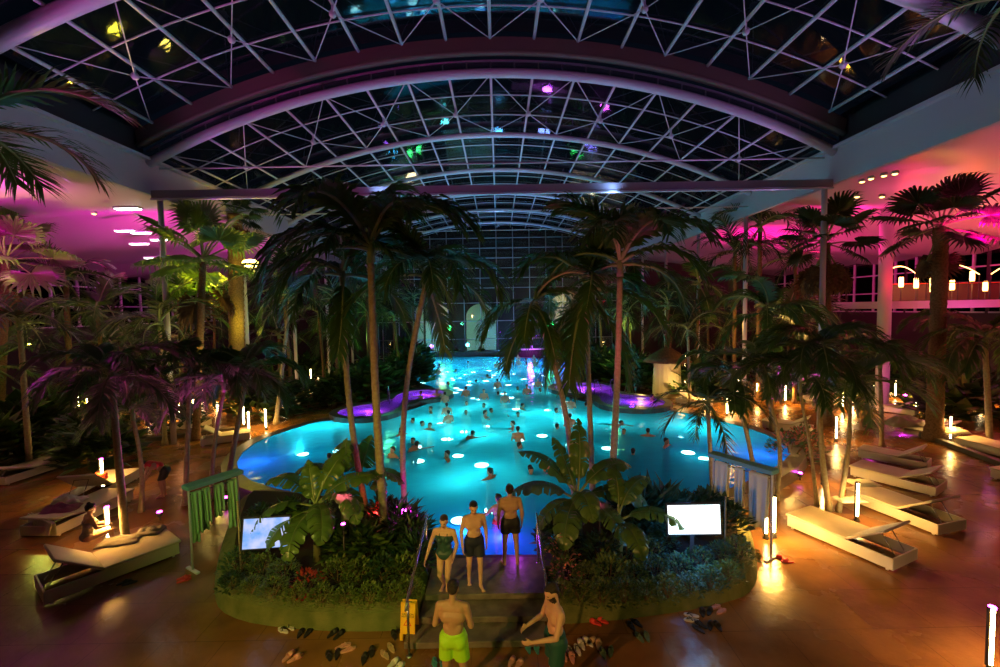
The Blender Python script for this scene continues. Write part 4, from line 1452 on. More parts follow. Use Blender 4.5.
# ================================================================== furniture and fittings
def lounger_at(a, b_, depth_sign, label, dark=False, back=32, cloth=None, group=None):
    """a: foot corner, b_: head corner of the side nearest the viewer (deck points); the bed lies to depth_sign of that line"""
    a, b_ = Vector(a), Vector(b_)
    d = (b_ - a); L_ = min(max(d.length, 1.9), 2.35); d.normalize()
    rz = math.atan2(d.y, d.x)
    t = thing('sun_lounger', a, rz, label, 'sun lounger', group)
    s = depth_sign
    wd = 1.02 if L_ > 2.0 else .8
    fm = 'white_plastic' if not dark else 'white_plastic'
    sb = L_ * .60
    for k, nm in ((0, 'side_board'), (1, 'side_board')):
        MB().bbox((L_ / 2, s * (.02 + k * (wd - .04)), .17), (L_, .035, .26), .01).build(nm, fm, t)
    MB().bbox((.02, s * wd / 2, .17), (.035, wd, .26), .01).build('foot_board', fm, t)
    MB().bbox((L_ - .02, s * wd / 2, .17), (.035, wd, .26), .01).build('head_board', fm, t)
    mb = MB()
    for k in (0.12, L_ - .12):
        for j in (.04, wd - .04): mb.box((k, s * j, .03), (.05, .04, .06))
    mb.build('foot', fm, t)
    MB().mat('mattress').bbox((sb / 2 - .02, s * wd / 2, .335), (sb + .04, wd + .04, .055), .02).build('seat_cushion', parent=t)
    M = Matrix.Rotation(-R(back), 3, 'Y')
    bl = L_ - sb
    c = Vector((sb, s * wd / 2, .335)) + M @ Vector((bl / 2, 0, 0))
    MB().mat('mattress').bbox(c, (bl, wd + .04, .055), .02, M=M).build('backrest', parent=t)
    e = Vector((sb, s * wd / 2, .32)) + M @ Vector((bl * .7, 0, -.02))
    mb = MB()
    for k in (-1, 1): mb.tube([e + Vector((0, k * .2, 0)), (L_ - .12, s * wd / 2 + k * .2, .26)], .012, 6)
    mb.tube([e + Vector((0, -.2, 0)), e + Vector((0, .2, 0))], .012, 6)
    mb.build('support_bracket', 'steel_tube', t, True)
    return t


def side_px(p1, p2, sgn, label, **k):
    return lounger_at(U(p1[0], p1[1], 0), U(p2[0], p2[1], 0), sgn, label, **k)


side_px((180, 555), (44, 607), -1, 'white lounger with solid sides and raised headrest, nearest on the towel-rack side', back=36)
side_px((134, 500), (52, 540), -1, 'lounger covered with towels behind the person with the bun', back=10)
side_px((140, 478), (82, 512), -1, 'lounger with pointed raised backrest beside the lamp and red bag', back=38)
side_px((76, 463), (-30, 498), -1, 'broad pale lounger at the dark plinth by the left edge', back=16)
side_px((62, 442), (-28, 466), -1, 'pale lounger behind the broad one at the left edge', back=24)
side_px((250, 440), (206, 446), -1, 'pale lounger under the feathery palm near the pool corner', back=36)
side_px((212, 425), (172, 432), -1, 'small far lounger with raised white back between the palms', back=40)
side_px((328, 400), (305, 404), -1, 'far lounger beside the white table', back=30)
side_px((787, 527), (893, 573), 1, 'big lounger with dark shaded side, nearest beside the golden palm clump', dark=True, back=34)
side_px((846, 500), (938, 537), 1, 'lounger with raised slatted back directly behind the nearest right one', back=34)
side_px((850, 476), (936, 498), 1, 'lounger with raised back, third in the row behind the golden palms', back=28)
side_px((858, 458), (918, 470), 1, 'lounger with pointed backrest, fourth in the row at the golden palms', back=34)
side_px((955, 446), (1032, 466), 1, 'pale lounger beyond the dark kerb beside the double lamp', back=20)
side_px((900, 428), (948, 436), 1, 'lounger piled with rumpled towels behind the thick palm trunk', back=20)
side_px((990, 478), (1060, 498), 1, 'lounger cut off by the right edge of view', back=20)
side_px((868, 410), (905, 415), 1, 'far lounger with a pale raised back below the balcony', back=30)
side_px((762, 428), (796, 433), 1, 'small far lounger at the rim beside the lamps of the right bank', back=30)
side_px((800, 400), (835, 405), 1, 'far lounger deep among the right-hand palms', back=30)
side_px((706, 408), (682, 404), -1, 'far lounger right behind the towel hut', back=30)

# dark kerbs of the lounger terraces
for px1, px2, nm in (((20, 478), (104, 440), 'trim_20'), ((922, 436), (1060, 488), 'trim_21'), ((120, 445), (240, 430), 'trim_22')):
    a, b_ = U(*px1, 0), U(*px2, 0)
    d = b_ - a
    structure(nm, MB().bbox(((a + b_) / 2) + Vector((0, 0, .09)), (d.length, .28, .18), .02, math.atan2(d.y, d.x)), 'frame_dark')


def cloth_heap(name, loc, sx, sy, hz, m, seed, label, cat='towel', group=None, rz=0.0):
    mb = MB(); n = 16
    for j in range(n + 1):
        for i in range(n + 1):
            u, v = i / n * 2 - 1, j / n * 2 - 1
            e = max(0, 1 - max(abs(u), abs(v)) ** 4)
            q = noise.noise(Vector((u * 2.2 + seed, v * 2.2, seed * 1.7)))
            mb.v.append(Vector((u * sx * (1 + .12 * q), v * sy * (1 + .12 * q), e * hz * (.75 + .7 * q) + .004)))
    for j in range(n):
        for i in range(n):
            a = j * (n + 1) + i
            mb.face([a, a + 1, a + n + 2, a + n + 1])
    o = mb.build(name, m, smooth=True)
    o.location = loc; o.rotation_euler.z = rz
    s_ = o.modifiers.new('thickness', 'SOLIDIFY'); s_.thickness = .012; s_.offset = 1
    return tag(o, label, cat, group)


cloth_heap('towel', U(58, 512, .37), .42, .36, .20, 'towel_plum', 1, 'plum and grey towels heaped on the covered lounger', rz=.4)
cloth_heap('towel', U(68, 503, .38), .35, .25, .24, 'towel_white', 2, 'crumpled white towel on top of the plum one', rz=.2)
cloth_heap('towel', U(120, 541, .37), .42, .28, .06, 'towel_grey', 3, 'grey towel and bag spread on the near white lounger', rz=.3)
cloth_heap('towel', U(150, 532, .37), .28, .2, .12, 'towel_grey', 4, 'rumpled brown clothes at the foot of the near white lounger', rz=.1)
cloth_heap('towel', U(905, 425, .38), .8, .4, .35, 'towel_grey', 5, 'heap of brown towels behind the thick palm trunk')
cloth_heap('towel', U(862, 483, .37), .40, .25, .07, 'towel_white', 6, 'pale towel on the third lounger by the golden palms')
cloth_heap('towel', U(850, 500, .37), .38, .2, .05, 'towel_white', 7, 'folded white towel on the second lounger by the golden palms')
cloth_heap('towel', U(952, 432, .38), .5, .35, .2, 'towel_white', 8, 'pale towels heaped on the lounger by the double lamp')
# towel hanging over the end of the covered lounger
def hanging(name, top_pts, drop, m, label, group=None, folds=5, depth=.035, taper=.85, cat='towel', wid=None, lift=0):
    """cloth hung over a bar from a to b; falls on both sides"""
    a, b_ = Vector(top_pts[0]), Vector(top_pts[1])
    d = b_ - a; L_ = d.length; t = d.normalized(); nrm = Vector((-t.y, t.x, 0)).normalized()
    mb = MB(); nx, nz = 28, 12
    for side, dr in ((1, drop), (-1, drop * .8)):
        o = len(mb.v)
        for j in range(nz + 1):
            for i in range(nx + 1):
                u = i / nx; v = j / nz
                w_ = 1 - (1 - taper) * v
                x = .5 + (u - .5) * w_
                f = depth * v ** .5 * math.sin(u * PI * folds * 2 + side) + side * (.028 + .02 * v)
                z = -dr * v - (.03 * math.sin(u * 9 + side) * v)
                mb.v.append(a + t * (x * L_) + nrm * f + Vector((0, 0, z + .03 * (1 - min(1, v * 8)))))
        for j in range(nz):
            for i in range(nx):
                q = o + j * (nx + 1) + i
                mb.face([q, q + 1, q + nx + 2, q + nx + 1])
    o = mb.build(name, m, smooth=True)
    s_ = o.modifiers.new('thickness', 'SOLIDIFY'); s_.thickness = .01
    return tag(o, label, cat, group)


a = U(33, 505, .42); b_ = U(52, 520, .42)
hanging('towel', (U(30, 514, .45), U(54, 524, .45)), .34, 'towel_white', 'pale striped towel hanging over the end of the covered lounger', folds=2)


def rack(a_px, b_px, ha, label, towels):
    A = U(*a_px, 0); B = U(*b_px, 0)
    d = B - A; L_ = d.length; rz = math.atan2(d.y, d.x)
    t = thing('towel_rack', A, rz, label, 'towel rack')
    for x in (0, L_):
        MB().tube([(x, 0, 0), (x, 0, ha)], .025, 8).build('post', 'white_steel', t, True)
        MB().bbox((x, 0, .02), (.08, .5, .04), .01).build('foot', 'white_steel', t)
    MB().mat('towel_blue').bbox((L_ / 2, 0, ha + .02), (L_ + .16, .30, .10), .02).build('shelf', parent=t)
    MB().tube([(0, 0, ha - .16), (L_, 0, ha - .16)], .014, 8).build('rail', 'steel_tube', t, True)
    dn = d.normalized(); z = Vector((0, 0, ha - .15))
    for u0, u1, dr, m, lb in towels:
        hanging('towel', (A + dn * u0 * L_ + z, A + dn * u1 * L_ + z), dr, m, lb, 'towels on the racks', folds=2, taper=.8)
    return t


rack((193, 571), (241, 549), 1.92, 'towel rack with slanting blue-green shelf beside the near white lounger',
     [(.03, .22, 1.15, 'towel_green', 'long mint towel at the near end of the left rack'), (.25, .40, .95, 'towel_green', 'mint towel next to the near end of the left rack'), (.50, .68, .75, 'towel_green', 'short mint towel, third on the left rack'), (.78, .97, 1.15, 'towel_green', 'mint towel at the planter end of the left rack')])
rack((771, 559), (713, 533), 2.02, 'towel rack with pale shelf between the bright screen and the tube lamps',
     [(.05, .36, 1.25, 'towel_white', 'wide pale towel at the lamp end of the right rack'), (.45, .60, 1.2, 'towel_white', 'narrow pale towel in the middle of the right rack'), (.72, .96, 1.05, 'towel_white', 'white towel at the screen end of the right rack')])

# ------------------------------------------------------------------ tube lamps
def tube_lamp(px, yt, yb, label, e=34, col=(1, .47, .075), pink=False, group='tube lamps', z0=.14, r_=.035):
    p = U(px, yb, z0)
    hgt = .90
    t = thing('tube_lamp', (p.x, p.y, 0), 0, label, 'lamp', group)
    MB().lathe([(.07, 0), (.07, .03), (.045, .05), (.045, z0)], n=12).build('base', 'charcoal', t, True)
    MB().lathe([(r_, z0), (r_, z0 + hgt)], n=10).build('glowing_tube', 'lamp_tube', t, True)
    MB().bbox((-.055, 0, z0 + hgt / 2), (.022, .05, hgt + .04), .005).build('back_post', 'charcoal', t)
    MB().lathe([(.05, z0 + hgt), (.05, z0 + hgt + .03)], n=10).build('cap', 'lamp_pink' if pink else 'charcoal', t, True)
    lamp('SPOT', (p.x, p.y - .05, z0 + hgt), e * 2.0, col, .12, (p.x, p.y - .051, 0), 158, .5)
    lamp('POINT', (p.x, p.y - .08, z0 + hgt * .5), e * (.34 if yb > 470 else .16), col, .1)
    global LAMP0
    if not pink: LAMP0 = t
    return t


L1 = [(109, 505, 543, 'tube lamp standing behind the near white lounger', True), (103, 455, 486, 'tube lamp beside the red bag', True), (101, 430, 450, 'tube lamp above the lounger with the pointed backrest', False), (73, 398, 411, 'left one of the twin lamps on the wall side of the tall reddish palm', False),
      (79, 399, 412, 'right one of the twin lamps on the wall side of the tall reddish palm', False), (16, 404, 417, 'lone lamp far at the left wall', False), (180, 403, 418, 'lamp below the small far lounger', False), (172, 402, 415, 'slim lamp next to the small far lounger', False),
      (236, 400, 417, 'leftmost lamp of the five at the left pool corner', False), (244, 411, 424, 'second lamp of the five at the left pool corner', False), (249, 411, 430, 'brightest lamp of the five at the left pool corner', False), (264, 385, 400, 'upper fourth lamp of the five at the left pool corner', False),
      (266, 409, 427, 'rightmost lamp of the five at the left pool corner', False), (311, 366, 380, 'orange flame-like lamp left of the white tables', False), (339, 363, 372, 'small bright lamp beside the white post at the tables', False),
      (318, 366, 374, 'small lamp between the flame-like lamp and the tables', False), (148, 398, 411, 'dim lamp between the far palms of the left deck', False)]
L2 = [(694, 363, 387, 'tall narrow lamp behind the towel hut', False), (704, 387, 404, 'left one of the bright pair at the right pool rim', False), (708, 387, 404, 'right one of the bright pair at the right pool rim', False), (727, 398, 413, 'left lamp of the lower pair beyond the pool rim', False), (731, 398, 412, 'right lamp of the lower pair beyond the pool rim', False),
      (757, 384, 398, 'lamp between the two far palms by the corner', False), (735, 352, 362, 'small high lamp behind the palms by the corner', False), (666, 352, 366, 'leftmost lamp above the towel hut', False), (673, 357, 368, 'second lamp above the towel hut', False), (685, 353, 364, 'third lamp above the towel hut', False),
      (891, 368, 378, 'lamp above the heap of brown towels', False), (873, 382, 396, 'bright lamp in front of the palms by the far loungers', False), (853, 390, 402, 'lamp left of the bright one by the far loungers', False), (836, 416, 438, 'lamp with stacked glow in the golden palm clump', False),
      (823, 450, 480, 'lamp on the pool side of the golden palm clump', False), (944, 386, 409, 'upper lamp of the double lamp with a magenta top', True), (950, 410, 438, 'lower lamp of the double lamp at the kerb', False), (857, 480, 516, 'tall bright lamp standing between the two nearest right loungers', False),
      (766, 516, 533, 'short lamp behind the right towel rack', False), (774, 492, 532, 'lamp at the lamp end of the right towel rack', False), (990, 606, 664, 'lone tube lamp at the lower right corner with a magenta top', True), (848, 372, 380, 'tiny far lamp above the palm clump', False), (905, 352, 360, 'tiny lamp under the balcony', False),
      (920, 368, 378, 'lamp hidden behind the thick palm trunk', False), (812, 384, 394, 'dim lamp deep behind the golden clump', False)]
for px, yt, yb, lb, pk in L1 + L2:
    tube_lamp(px, yt, yb, lb, pink=pk, e=62 + (10 if yb > 470 else 0))
far_l = [(DX, DY) for DX, DY in ((-15.5, 27), (-17.5, 25.5), (-19, 30), (-21.5, 24), (-24, 26), (-16.5, 34), (-28, 22), (-30, 26), (-14.5, 31), (-22, 33))]
far_r = [(14.0, 27), (15.5, 29), (16.8, 26.2), (18.5, 24), (13.5, 32), (17.5, 33), (20.5, 28), (24, 27), (15, 36), (26.5, 24.5), (22, 23.5)]
for sgn, pts in ((-1, far_l), (1, far_r)):
    for i, (x, y) in enumerate(sorted(pts, key=lambda q: q[0] / q[1])):
        t = copy_tree(LAMP0); t.location = (x, y, 0)
        t['label'] = 'small distant lamp glowing deep in the %s grove, %s from the left' % ('left' if sgn < 0 else 'right', ORD[i + 1]); t['group'] = 'distant grove lamps'
        lamp('SPOT', (x, y - .1, 1.0), 260, (1, .42, .06), .12, (x, y - .101, 0), 160, .5)


def floodlight(p, m, col, e, label, target=None, r_=.07, ang=70, group=None, size=.08, stand=.12):
    t = thing('spotlight', p, 0, label, 'spotlight', group)
    MB().tube([(0, 0, -.0), (0, 0, stand)], .02, 6).build('stake', 'charcoal', t, True)
    MB().lathe([(r_ * .8, stand - .01), (r_ * 1.1, stand + .05), (r_ * 1.1, stand + .11)], n=12).build('housing', 'charcoal', t, True)
    MB().ell((0, 0, stand + .115), (r_, r_, r_ * .5), 10).build('lens', m, t, True)
    q = Vector(p) + Vector((0, 0, stand + .2))
    if target is not None: lamp('SPOT', q, e, col, size, target, ang, .8)
    else: lamp('POINT', q, e, col, size)
    return t


floodlight(U(404, 530, GZ), 'lamp_pink', (1, .02, .75), 22, 'magenta spotlight glowing at the foot of the dusky pink trunk', r_=.1, stand=.35)
floodlight(U(375, 531, GZ), 'lamp_red', (1, .02, .04), 9, 'red spotlight in the shrubs beside the magenta one', r_=.09, stand=.3)
floodlight(U(345, 572, GZ), 'lamp_pink', (1, .06, .36), 620, 'added magenta palm spotlight raised above the left bank shrubs', target=DP(345, 215, 10), ang=38, stand=.9, r_=.045)  # added fixture that turns the left palm crowns pink
floodlight(U(600, 555, GZ), 'lamp_pink', (1, .06, .30), 900, 'added magenta palm spotlight raised above the right bank shrubs', target=DP(585, 235, 12), ang=44, stand=.9, r_=.045)  # added likewise, to tint the crowns of the right bank
floodlight(U(160, 520, 0), 'lamp_pink', (1, .02, .8), 700, 'magenta spotlight under the palms by the near white lounger', target=DP(140, 370, 11), ang=70)
floodlight(U(226, 505, 0), 'lamp_pink', (1, .02, .8), 600, 'magenta spotlight behind the left towel rack', target=DP(215, 370, 12.5), ang=60)
floodlight(U(800, 480, 0), 'lamp_pink', (1, .04, .7), 500, 'magenta spotlight at the flowering bush', target=DP(765, 340, 13), ang=50)
floodlight(U(870, 455, 0), 'lamp_pink', (1, .04, .8), 500, 'magenta spotlight behind the golden palm clump', target=DP(850, 380, 13), ang=60)
floodlight(DP(251, 268, 23), 'lamp_yellow', (1, .80, .06), 700, 'bright yellow floodlight on the thick textured palm', r_=.40, size=.2)
floodlight(U(206, 425, 0) + Vector((0, 0, 5.2)), 'lamp_yellow', (1, .72, .02), 3000, 'yellow floodlight below the bright yellow fan palm', r_=.12, target=DP(203, 250, 21), ang=90)
floodlight(DP(-5, 300, 19), 'lamp_yellow', (1, .74, .02), 420, 'yellow floodlight at the wall-side fan palm', target=DP(8, 255, 19.6), ang=100)
floodlight(DP(30, 350, 19), 'lamp_yellow', (.85, .9, .1), 90, 'yellow-green floodlight in the wall-side bushes')
floodlight(DP(905, 400, 22), 'lamp_pink', (1, .03, .6), 60, 'magenta spotlight by the lounger with rumpled towels')

# ------------------------------------------------------------------ pool lamps
z3 = [(350, 285), (465, 290), (295, 413), (425, 458), (335, 495), (535, 430), (390, 578), (508, 625), (190, 605), (655, 288), (680, 345), (840, 350), (810, 478), (700, 565), (570, 175), (260, 170), (720, 195), (665, 170), (765, 180), (360, 190), (400, 190), (210, 215), (310, 215), (380, 240), (640, 225),
      (465, 160), (785, 150), (965, 185), (900, 210), (945, 525), (540, 100), (350, 130), (440, 88), (640, 110), (300, 100), (530, 205)]
pl = [(380 + x / 5, 340 + y / 5) for x, y in z3] + [(560 + x / 5, 340 + y / 5) for x, y in ((200, 390), (395, 425), (600, 450), (610, 480), (235, 540), (615, 405), (835, 465), (50, 520), (640, 562), (720, 590))] + [(230 + x / 5, 340 + y / 5) for x, y in ((340, 485), (450, 455), (445, 500), (545, 555), (365, 570), (900, 350), (160, 560))] + [(492, 510), (459, 520), (418, 447), (520, 440)]
rowsl = {}
for q in pl:
    rowsl.setdefault('far' if q[1] < 378 else 'middle' if q[1] < 402 else 'near' if q[1] < 440 else 'step-side', []).append(q)
PT = {'far': 'underwater lamp in the far reach of the pool', 'middle': 'underwater lamp between the two whirlpools', 'near': 'underwater lamp in the open pool before the whirlpools', 'step-side': 'underwater lamp in the water nearest the steps'}
for k in range(34):  # extra lamp discs strewn at random for more glints in the far water
    pl_ = (rnd.uniform(432, 572), rnd.uniform(359, 377))
    if pl_[0] < 560 - (377 - pl_[1]) * .2: rowsl.setdefault('far', []).append(pl_)
for k in range(12): rowsl.setdefault('middle', []).append((rnd.uniform(450, 552), rnd.uniform(380, 401)))  # further added discs, for glints in the middle water
proto = None
for zn, qs in rowsl.items():
    for i, (px, py) in enumerate(sorted(qs)):
        p = U(px, py, POOL_B + .05)
        lb = PT[zn] + (', %s from the left' % ORD[i + 1] if i else ', leftmost')
        if proto is None:
            t = thing('pool_lamp', (p.x, p.y, POOL_B), 0, lb, 'pool lamp', 'underwater lamps')
            MB().lathe([(.36, 0), (.36, .03), (.32, .045)], n=14).build('bezel', 'steel_tube', t, True)
            MB().lathe([(.31, .04), (.31, .05), (.16, .075)], n=14).build('lens', 'pool_lamp', t, True)
            proto = t
        else:
            t = copy_tree(proto); t.location = (p.x, p.y, POOL_B); t['label'] = lb; t.scale = (rnd.uniform(.55, .95),) * 3 if zn in ('far', 'middle') else (rnd.uniform(.7, 1.0),) * 3
        if i % 2 and zn == 'far': continue
        far = min(1, max(0, (p.y - 26) / 20))
        vio = far * (.75 + .25 * (p.x > -1))
        lamp('POINT', (p.x, p.y, POOL_B + .45), (20 + p.y * .30), (.005 + .16 * vio, .72 - .46 * vio, .86 + .14 * far), .25)
# lamps of the underwater steps
for x, y, c, e in (((xl + xr) / 2 + .3, y3 + .9, (.75, .05, 1), 30), (xl + .5, y3 + 1.2, (.35, .15, 1), 24)):
    lamp('POINT', (x, y, WATER - .12), e, c, .15)
for px, py, c in ((510, 362, (.5, .1, 1)), (540, 366, (.6, .1, 1)), (560, 370, (.4, .1, 1)), (480, 361, (.2, .15, 1)), (440, 360, (.3, .1, 1)), (760, 470, (.5, .15, 1)), (256, 478, (.4, .15, 1))):
    p = U(px, py, -.2); lamp('POINT', p, 130 if py < 400 else 40, c, .3)

# ------------------------------------------------------------------ screens
def tv(c, wd, ht, rz, roll, m, label):
    t = thing('display_screen', (c.x, c.y, GZ), rz, label, 'screen')
    M = Matrix.Rotation(roll, 3, 'Y')
    z = c.z - GZ
    MB().bbox((0, .04, z), (wd + .07, .07, ht + .07), .012, M=M).build('casing', 'charcoal', t)
    MB().box((0, -.002, z), (wd, .008, ht), M=M).build('display', m, t)
    mb = MB(); mb.box((0, .12, z / 2 - .1), (.08, .05, z + .2)); mb.bbox((0, .12, .03), (.5, .3, .06), .01)
    mb.build('stand', 'charcoal', t)
    return t


def tv_px(px, py, d, *a):
    p = DP(px, py, d); return tv(p, *a)


tv_px(694, 519.5, 8.9, 1.02, .60, -.10, -.045, 'screen_white', 'bright white display screen standing in the right bank')
lamp('POINT', DP(684, 494, 9.6), 26, (.05, .28, 1), .2)  # added blue light that strengthens the screen's glow on the foliage
lamp('POINT', DP(694, 548, 8.5), 16, (.08, .40, 1), .2)  # second added blue light, low in front of the screen
tv_px(266, 533, 9.0, .84, .62, .30, .10, 'screen_blue', 'tilted blue display screen half hidden by banana leaves')
# posts beside the planter screens
for px, py, hgt, lb in ((241, 572, 1.5, 'thin yellow-lit pole beside the tilted blue screen'), (725, 556, 1.3, 'thin pale pole beside the bright white screen')):
    p = U(px, py, GZ)
    tag(MB().tube([p, p + Vector((0, 0, hgt))], .018, 8).build('garden_pole', 'trunk_pale', None, True), lb, 'pole')

# ------------------------------------------------------------------ handrails
def rail(name, pts, label):
    t = thing('handrail', pts[0], 0, label, 'handrail')
    P0 = Vector(pts[0])
    q = [Vector(p) - P0 for p in pts]
    MB().tube(q, .024, 8).build('rail', 'steel_tube', t, True)
    for p in (q[-2], q[1]):
        zf = {0: 0}
        mb = MB().tube([p, (p.x, p.y, -P0.z + (0.0 if p is q[1] else TOP))], .022, 8)
        mb.lathe([(.05, 0), (.05, .015)], (p.x, p.y, -P0.z + (0.0 if p is q[1] else TOP)), 10)
        mb.build('post', 'steel_tube', t, True)


def rail_x(x, label):
    f = Vector((x, y0 - .25, .95)); m_ = Vector((x, y0 - .12, 1.0)); tp = Vector((x, y3 - .25, 1.38))
    rail('handrail', [f + Vector((0, -.02, -.06)), m_, tp, tp + Vector((0, .25, 0))], label)


rail_x(U(428, 580, .42).x - .10, 'steel handrail on the left flank of the steps, under the woman\'s hand')
rail_x(U(541, 600, .42).x + .05, 'steel handrail on the right flank of the steps, beside the bearded man')

# ------------------------------------------------------------------ wet floor sign
p = U(410, 636, .0)
t = thing('warning_sign', (p.x, p.y, 0.0), R(-8), 'yellow folding caution sign standing by the foot of the left handrail', 'sign')
tl = R(9)
Mf = Matrix.Rotation(-tl, 3, 'X'); Mb = Matrix.Rotation(tl, 3, 'X')
for M, yy, nm in ((Mf, -.09, 'front_panel'), (Mb, .09, 'rear_panel')):
    mb = MB().mat('sign_yellow')
    c = Vector((0, yy, .33))
    mb.bbox(c + M @ Vector((0, 0, .01)), (.27, .02, .44), .008, M=M)
    mb.bbox(c + M @ Vector((-.11, 0, -.26)), (.06, .02, .12), .008, M=M); mb.bbox(c + M @ Vector((.11, 0, -.26)), (.06, .02, .12), .008, M=M)
    mb.bbox(c + M @ Vector((-.09, 0, .275)), (.09, .02, .10), .008, M=M); mb.bbox(c + M @ Vector((.09, 0, .275)), (.09, .02, .10), .008, M=M)
    mb.bbox(c + M @ Vector((0, 0, .31)), (.27, .02, .03), .006, M=M)
    pn = mb.build(nm, parent=t)
    if nm == 'front_panel':
        mb = MB().mat('sign_red')
        f = Vector((0, -.0125, 0))

        def tri_ring(r_out, r_in, cz):
            o = len(mb.v)
            for rr in (r_out, r_in):
                for k in range(3):
                    an = PI / 2 + k * 2 * PI / 3
                    mb.v.append(c + M @ (Vector((rr * math.cos(an), 0, rr * math.sin(an) + cz)) + f))
            for k in range(3):
                j = (k + 1) % 3
                mb.face([o + k, o + j, o + 3 + j, o + 3 + k])
        tri_ring(.088, .062, -.02)
        # slipping figure inside the triangle
        fy = -.0135
        for q0, q1 in (((-.012, .0), (.012, -.012)), ((.012, -.012), (-.022, -.042)), ((.0, -.008), (.026, -.040)), ((-.008, .004), (.022, .012))):
            mb.tube([c + M @ Vector((q0[0], fy, q0[1] - .01)), c + M @ Vector((q1[0], fy, q1[1] - .01))], .0045, 5)
        mb.ell(c + M @ Vector((-.018, fy, .003)), (.007, .003, .007), 8)
        mb.build('pictogram', parent=pn)
        for txt, cz, sz in (('CAUTION', .125, .048), ('WET FLOOR', .085, .042)):
            cu = bpy.data.curves.new('lettering', 'FONT'); cu.body = txt; cu.size = sz; cu.align_x = 'CENTER'; cu.align_y = 'CENTER'; cu.extrude = .001
            fo = bpy.data.objects.new('lettering', cu); COL.objects.link(fo)
            me = bpy.data.meshes.new_from_object(fo); bpy.data.objects.remove(fo)
            me.materials.clear(); me.materials.append(MATS['sign_black'])
            lo = link('lettering', me, pn)
            lo.location = c + M @ Vector((0, -.0125, cz)); lo.rotation_euler = (M @ Matrix.Rotation(PI / 2, 3, 'X')).to_euler()
MB().tube([(-.12, 0, .60), (.12, 0, .60)], .01, 6).build('hinge', 'sign_yellow', t)


# ------------------------------------------------------------------ shoes
def shoe_pair(px, py, m, kind, label, rz=None, gap=.13):
    p = U(px, py, 0)
    rz = rnd.uniform(-1.2, 1.2) if rz is None else rz
    for s in (-1, 1):
        q = p + Matrix.Rotation(rz, 3, 'Z') @ Vector((s * gap / 2, rnd.uniform(-.06, .06), 0))
        t = thing('flip_flop' if kind == 'flop' else 'slipper', q, rz + rnd.uniform(-.35, .35), label, 'shoe', label)
        out = []
        for k in range(16):
            a = 2 * PI * k / 16
            yv = math.sin(a) * .135
            wd = .050 if yv > 0 else .038
            out.append(Vector((math.cos(a) * wd + s * .006 * (yv > 0), yv, 0)))
        mb = MB(); mb.prism(out, 0.003, .028); mb.build('sole', m, t)
        if kind == 'flop':
            mb = MB(); mb.tube([(0, .085, .026), (s * .022, .03, .06), (.045, -.02, .026)], .0075, 6); mb.tube([(0, .085, .026), (-s * .022, .03, .06), (-.045, -.02, .026)], .0075, 6)
            mb.build('strap', m if m != 'shoe_white' else 'shoe_dark', t, True)
        else:
            mb = MB(); n = 8
            for i in range(n + 1):
                a = PI * i / n
                for yy in (-.01, .05, .10):
                    w_ = .050 - .012 * (yy > .08)
                    mb.v.append(Vector((math.cos(a) * w_, yy, .02 + math.sin(a) * (.055 - .2 * max(0, yy - .05)))))
            for i in range(n):
                for j in range(2): a_ = i * 3 + j; mb.face([a_, a_ + 1, a_ + 4, a_ + 3])
            so = mb.build('upper', m, t, True); so.modifiers.new('thickness', 'SOLIDIFY').thickness = .006
        tg = 0


SHOES = [(288, 630, 'shoe_white', 'flop', 'black and white flip-flop lying nearest the mossy left corner'), (304, 634, 'shoe_dark', 'flop', 'dark flip-flop in shade beside the black and white pair'), (337, 634, 'shoe_dark', 'slip', 'dark slipper in front of the left bank'), (294, 657, 'shoe_pink', 'slip', 'pale pink slipper lying furthest out on the left'),
         (333, 657, 'shoe_dark', 'flop', 'black flip-flop beside the mauve pair'), (345, 649, 'shoe_pink', 'flop', 'mauve flip-flop in the middle of the left shoes'), (368, 656, 'shoe_dark', 'slip', 'black slipper between the mauve and tan pairs'), (388, 652, 'shoe_tan', 'flop', 'tan flip-flop in front of the caution sign'),
         (396, 632, 'shoe_dark', 'flop', 'dark flip-flop against the planter beside the caution sign'), (398, 665, 'shoe_white', 'slip', 'white slipper at the lower picture edge'), (598, 622, 'shoe_red', 'slip', 'red and white slipper alone at the right bank'), (634, 625, 'shoe_dark', 'flop', 'dark flip-flop under the right bank edging'),
         (643, 637, 'shoe_green', 'flop', 'dark green flip-flop out on the paving'), (573, 650, 'shoe_white', 'flop', 'white flip-flop next to the bearded man'), (584, 643, 'shoe_white', 'slip', 'white slipper behind the white flip-flops'), (594, 645, 'shoe_tan', 'slip', 'beige slipper on the edge of the white group'), (607, 654, 'shoe_green', 'flop', 'large grey-green flip-flop in the shade'),
         (568, 658, 'shoe_pink', 'slip', 'pink slipper beside the teal-shorts man'), (516, 662, 'shoe_pink', 'slip', 'salmon slipper just below the steps'), (533, 650, 'shoe_teal', 'flop', 'teal flip-flop against the right handrail foot'), (694, 619, 'shoe_white', 'flop', 'cream flip-flop at the planter end of the right cluster'),
         (699, 627, 'shoe_dark', 'flop', 'black flip-flop in front of the cream pair'), (706, 612, 'shoe_dark', 'slip', 'black slipper at the back of the right cluster'), (718, 610, 'shoe_pink', 'flop', 'pink striped flip-flop topping the right cluster'), (714, 626, 'shoe_dark', 'slip', 'small black slipper closing the right cluster'),
         (128, 583, 'shoe_dark', 'flop', 'dark flip-flop below the near white lounger'), (186, 579, 'shoe_red', 'flop', 'red flip-flop at the foot of the left rack'), (784, 560, 'shoe_red', 'slip', 'small red slipper near the right rack foot'), (439, 664, 'shoe_teal', 'flop', 'teal flip-flop beside the lime-shorts man')]
for s in SHOES: shoe_pair(*s)

# ------------------------------------------------------------------ small things round the deck
p = U(101, 478, .4)
tag(MB().bbox(p, (.35, .25, .38), .06).build('beach_bag', 'red_cloth'), 'red beach bag leaning by the lamp behind the towels', 'bag')
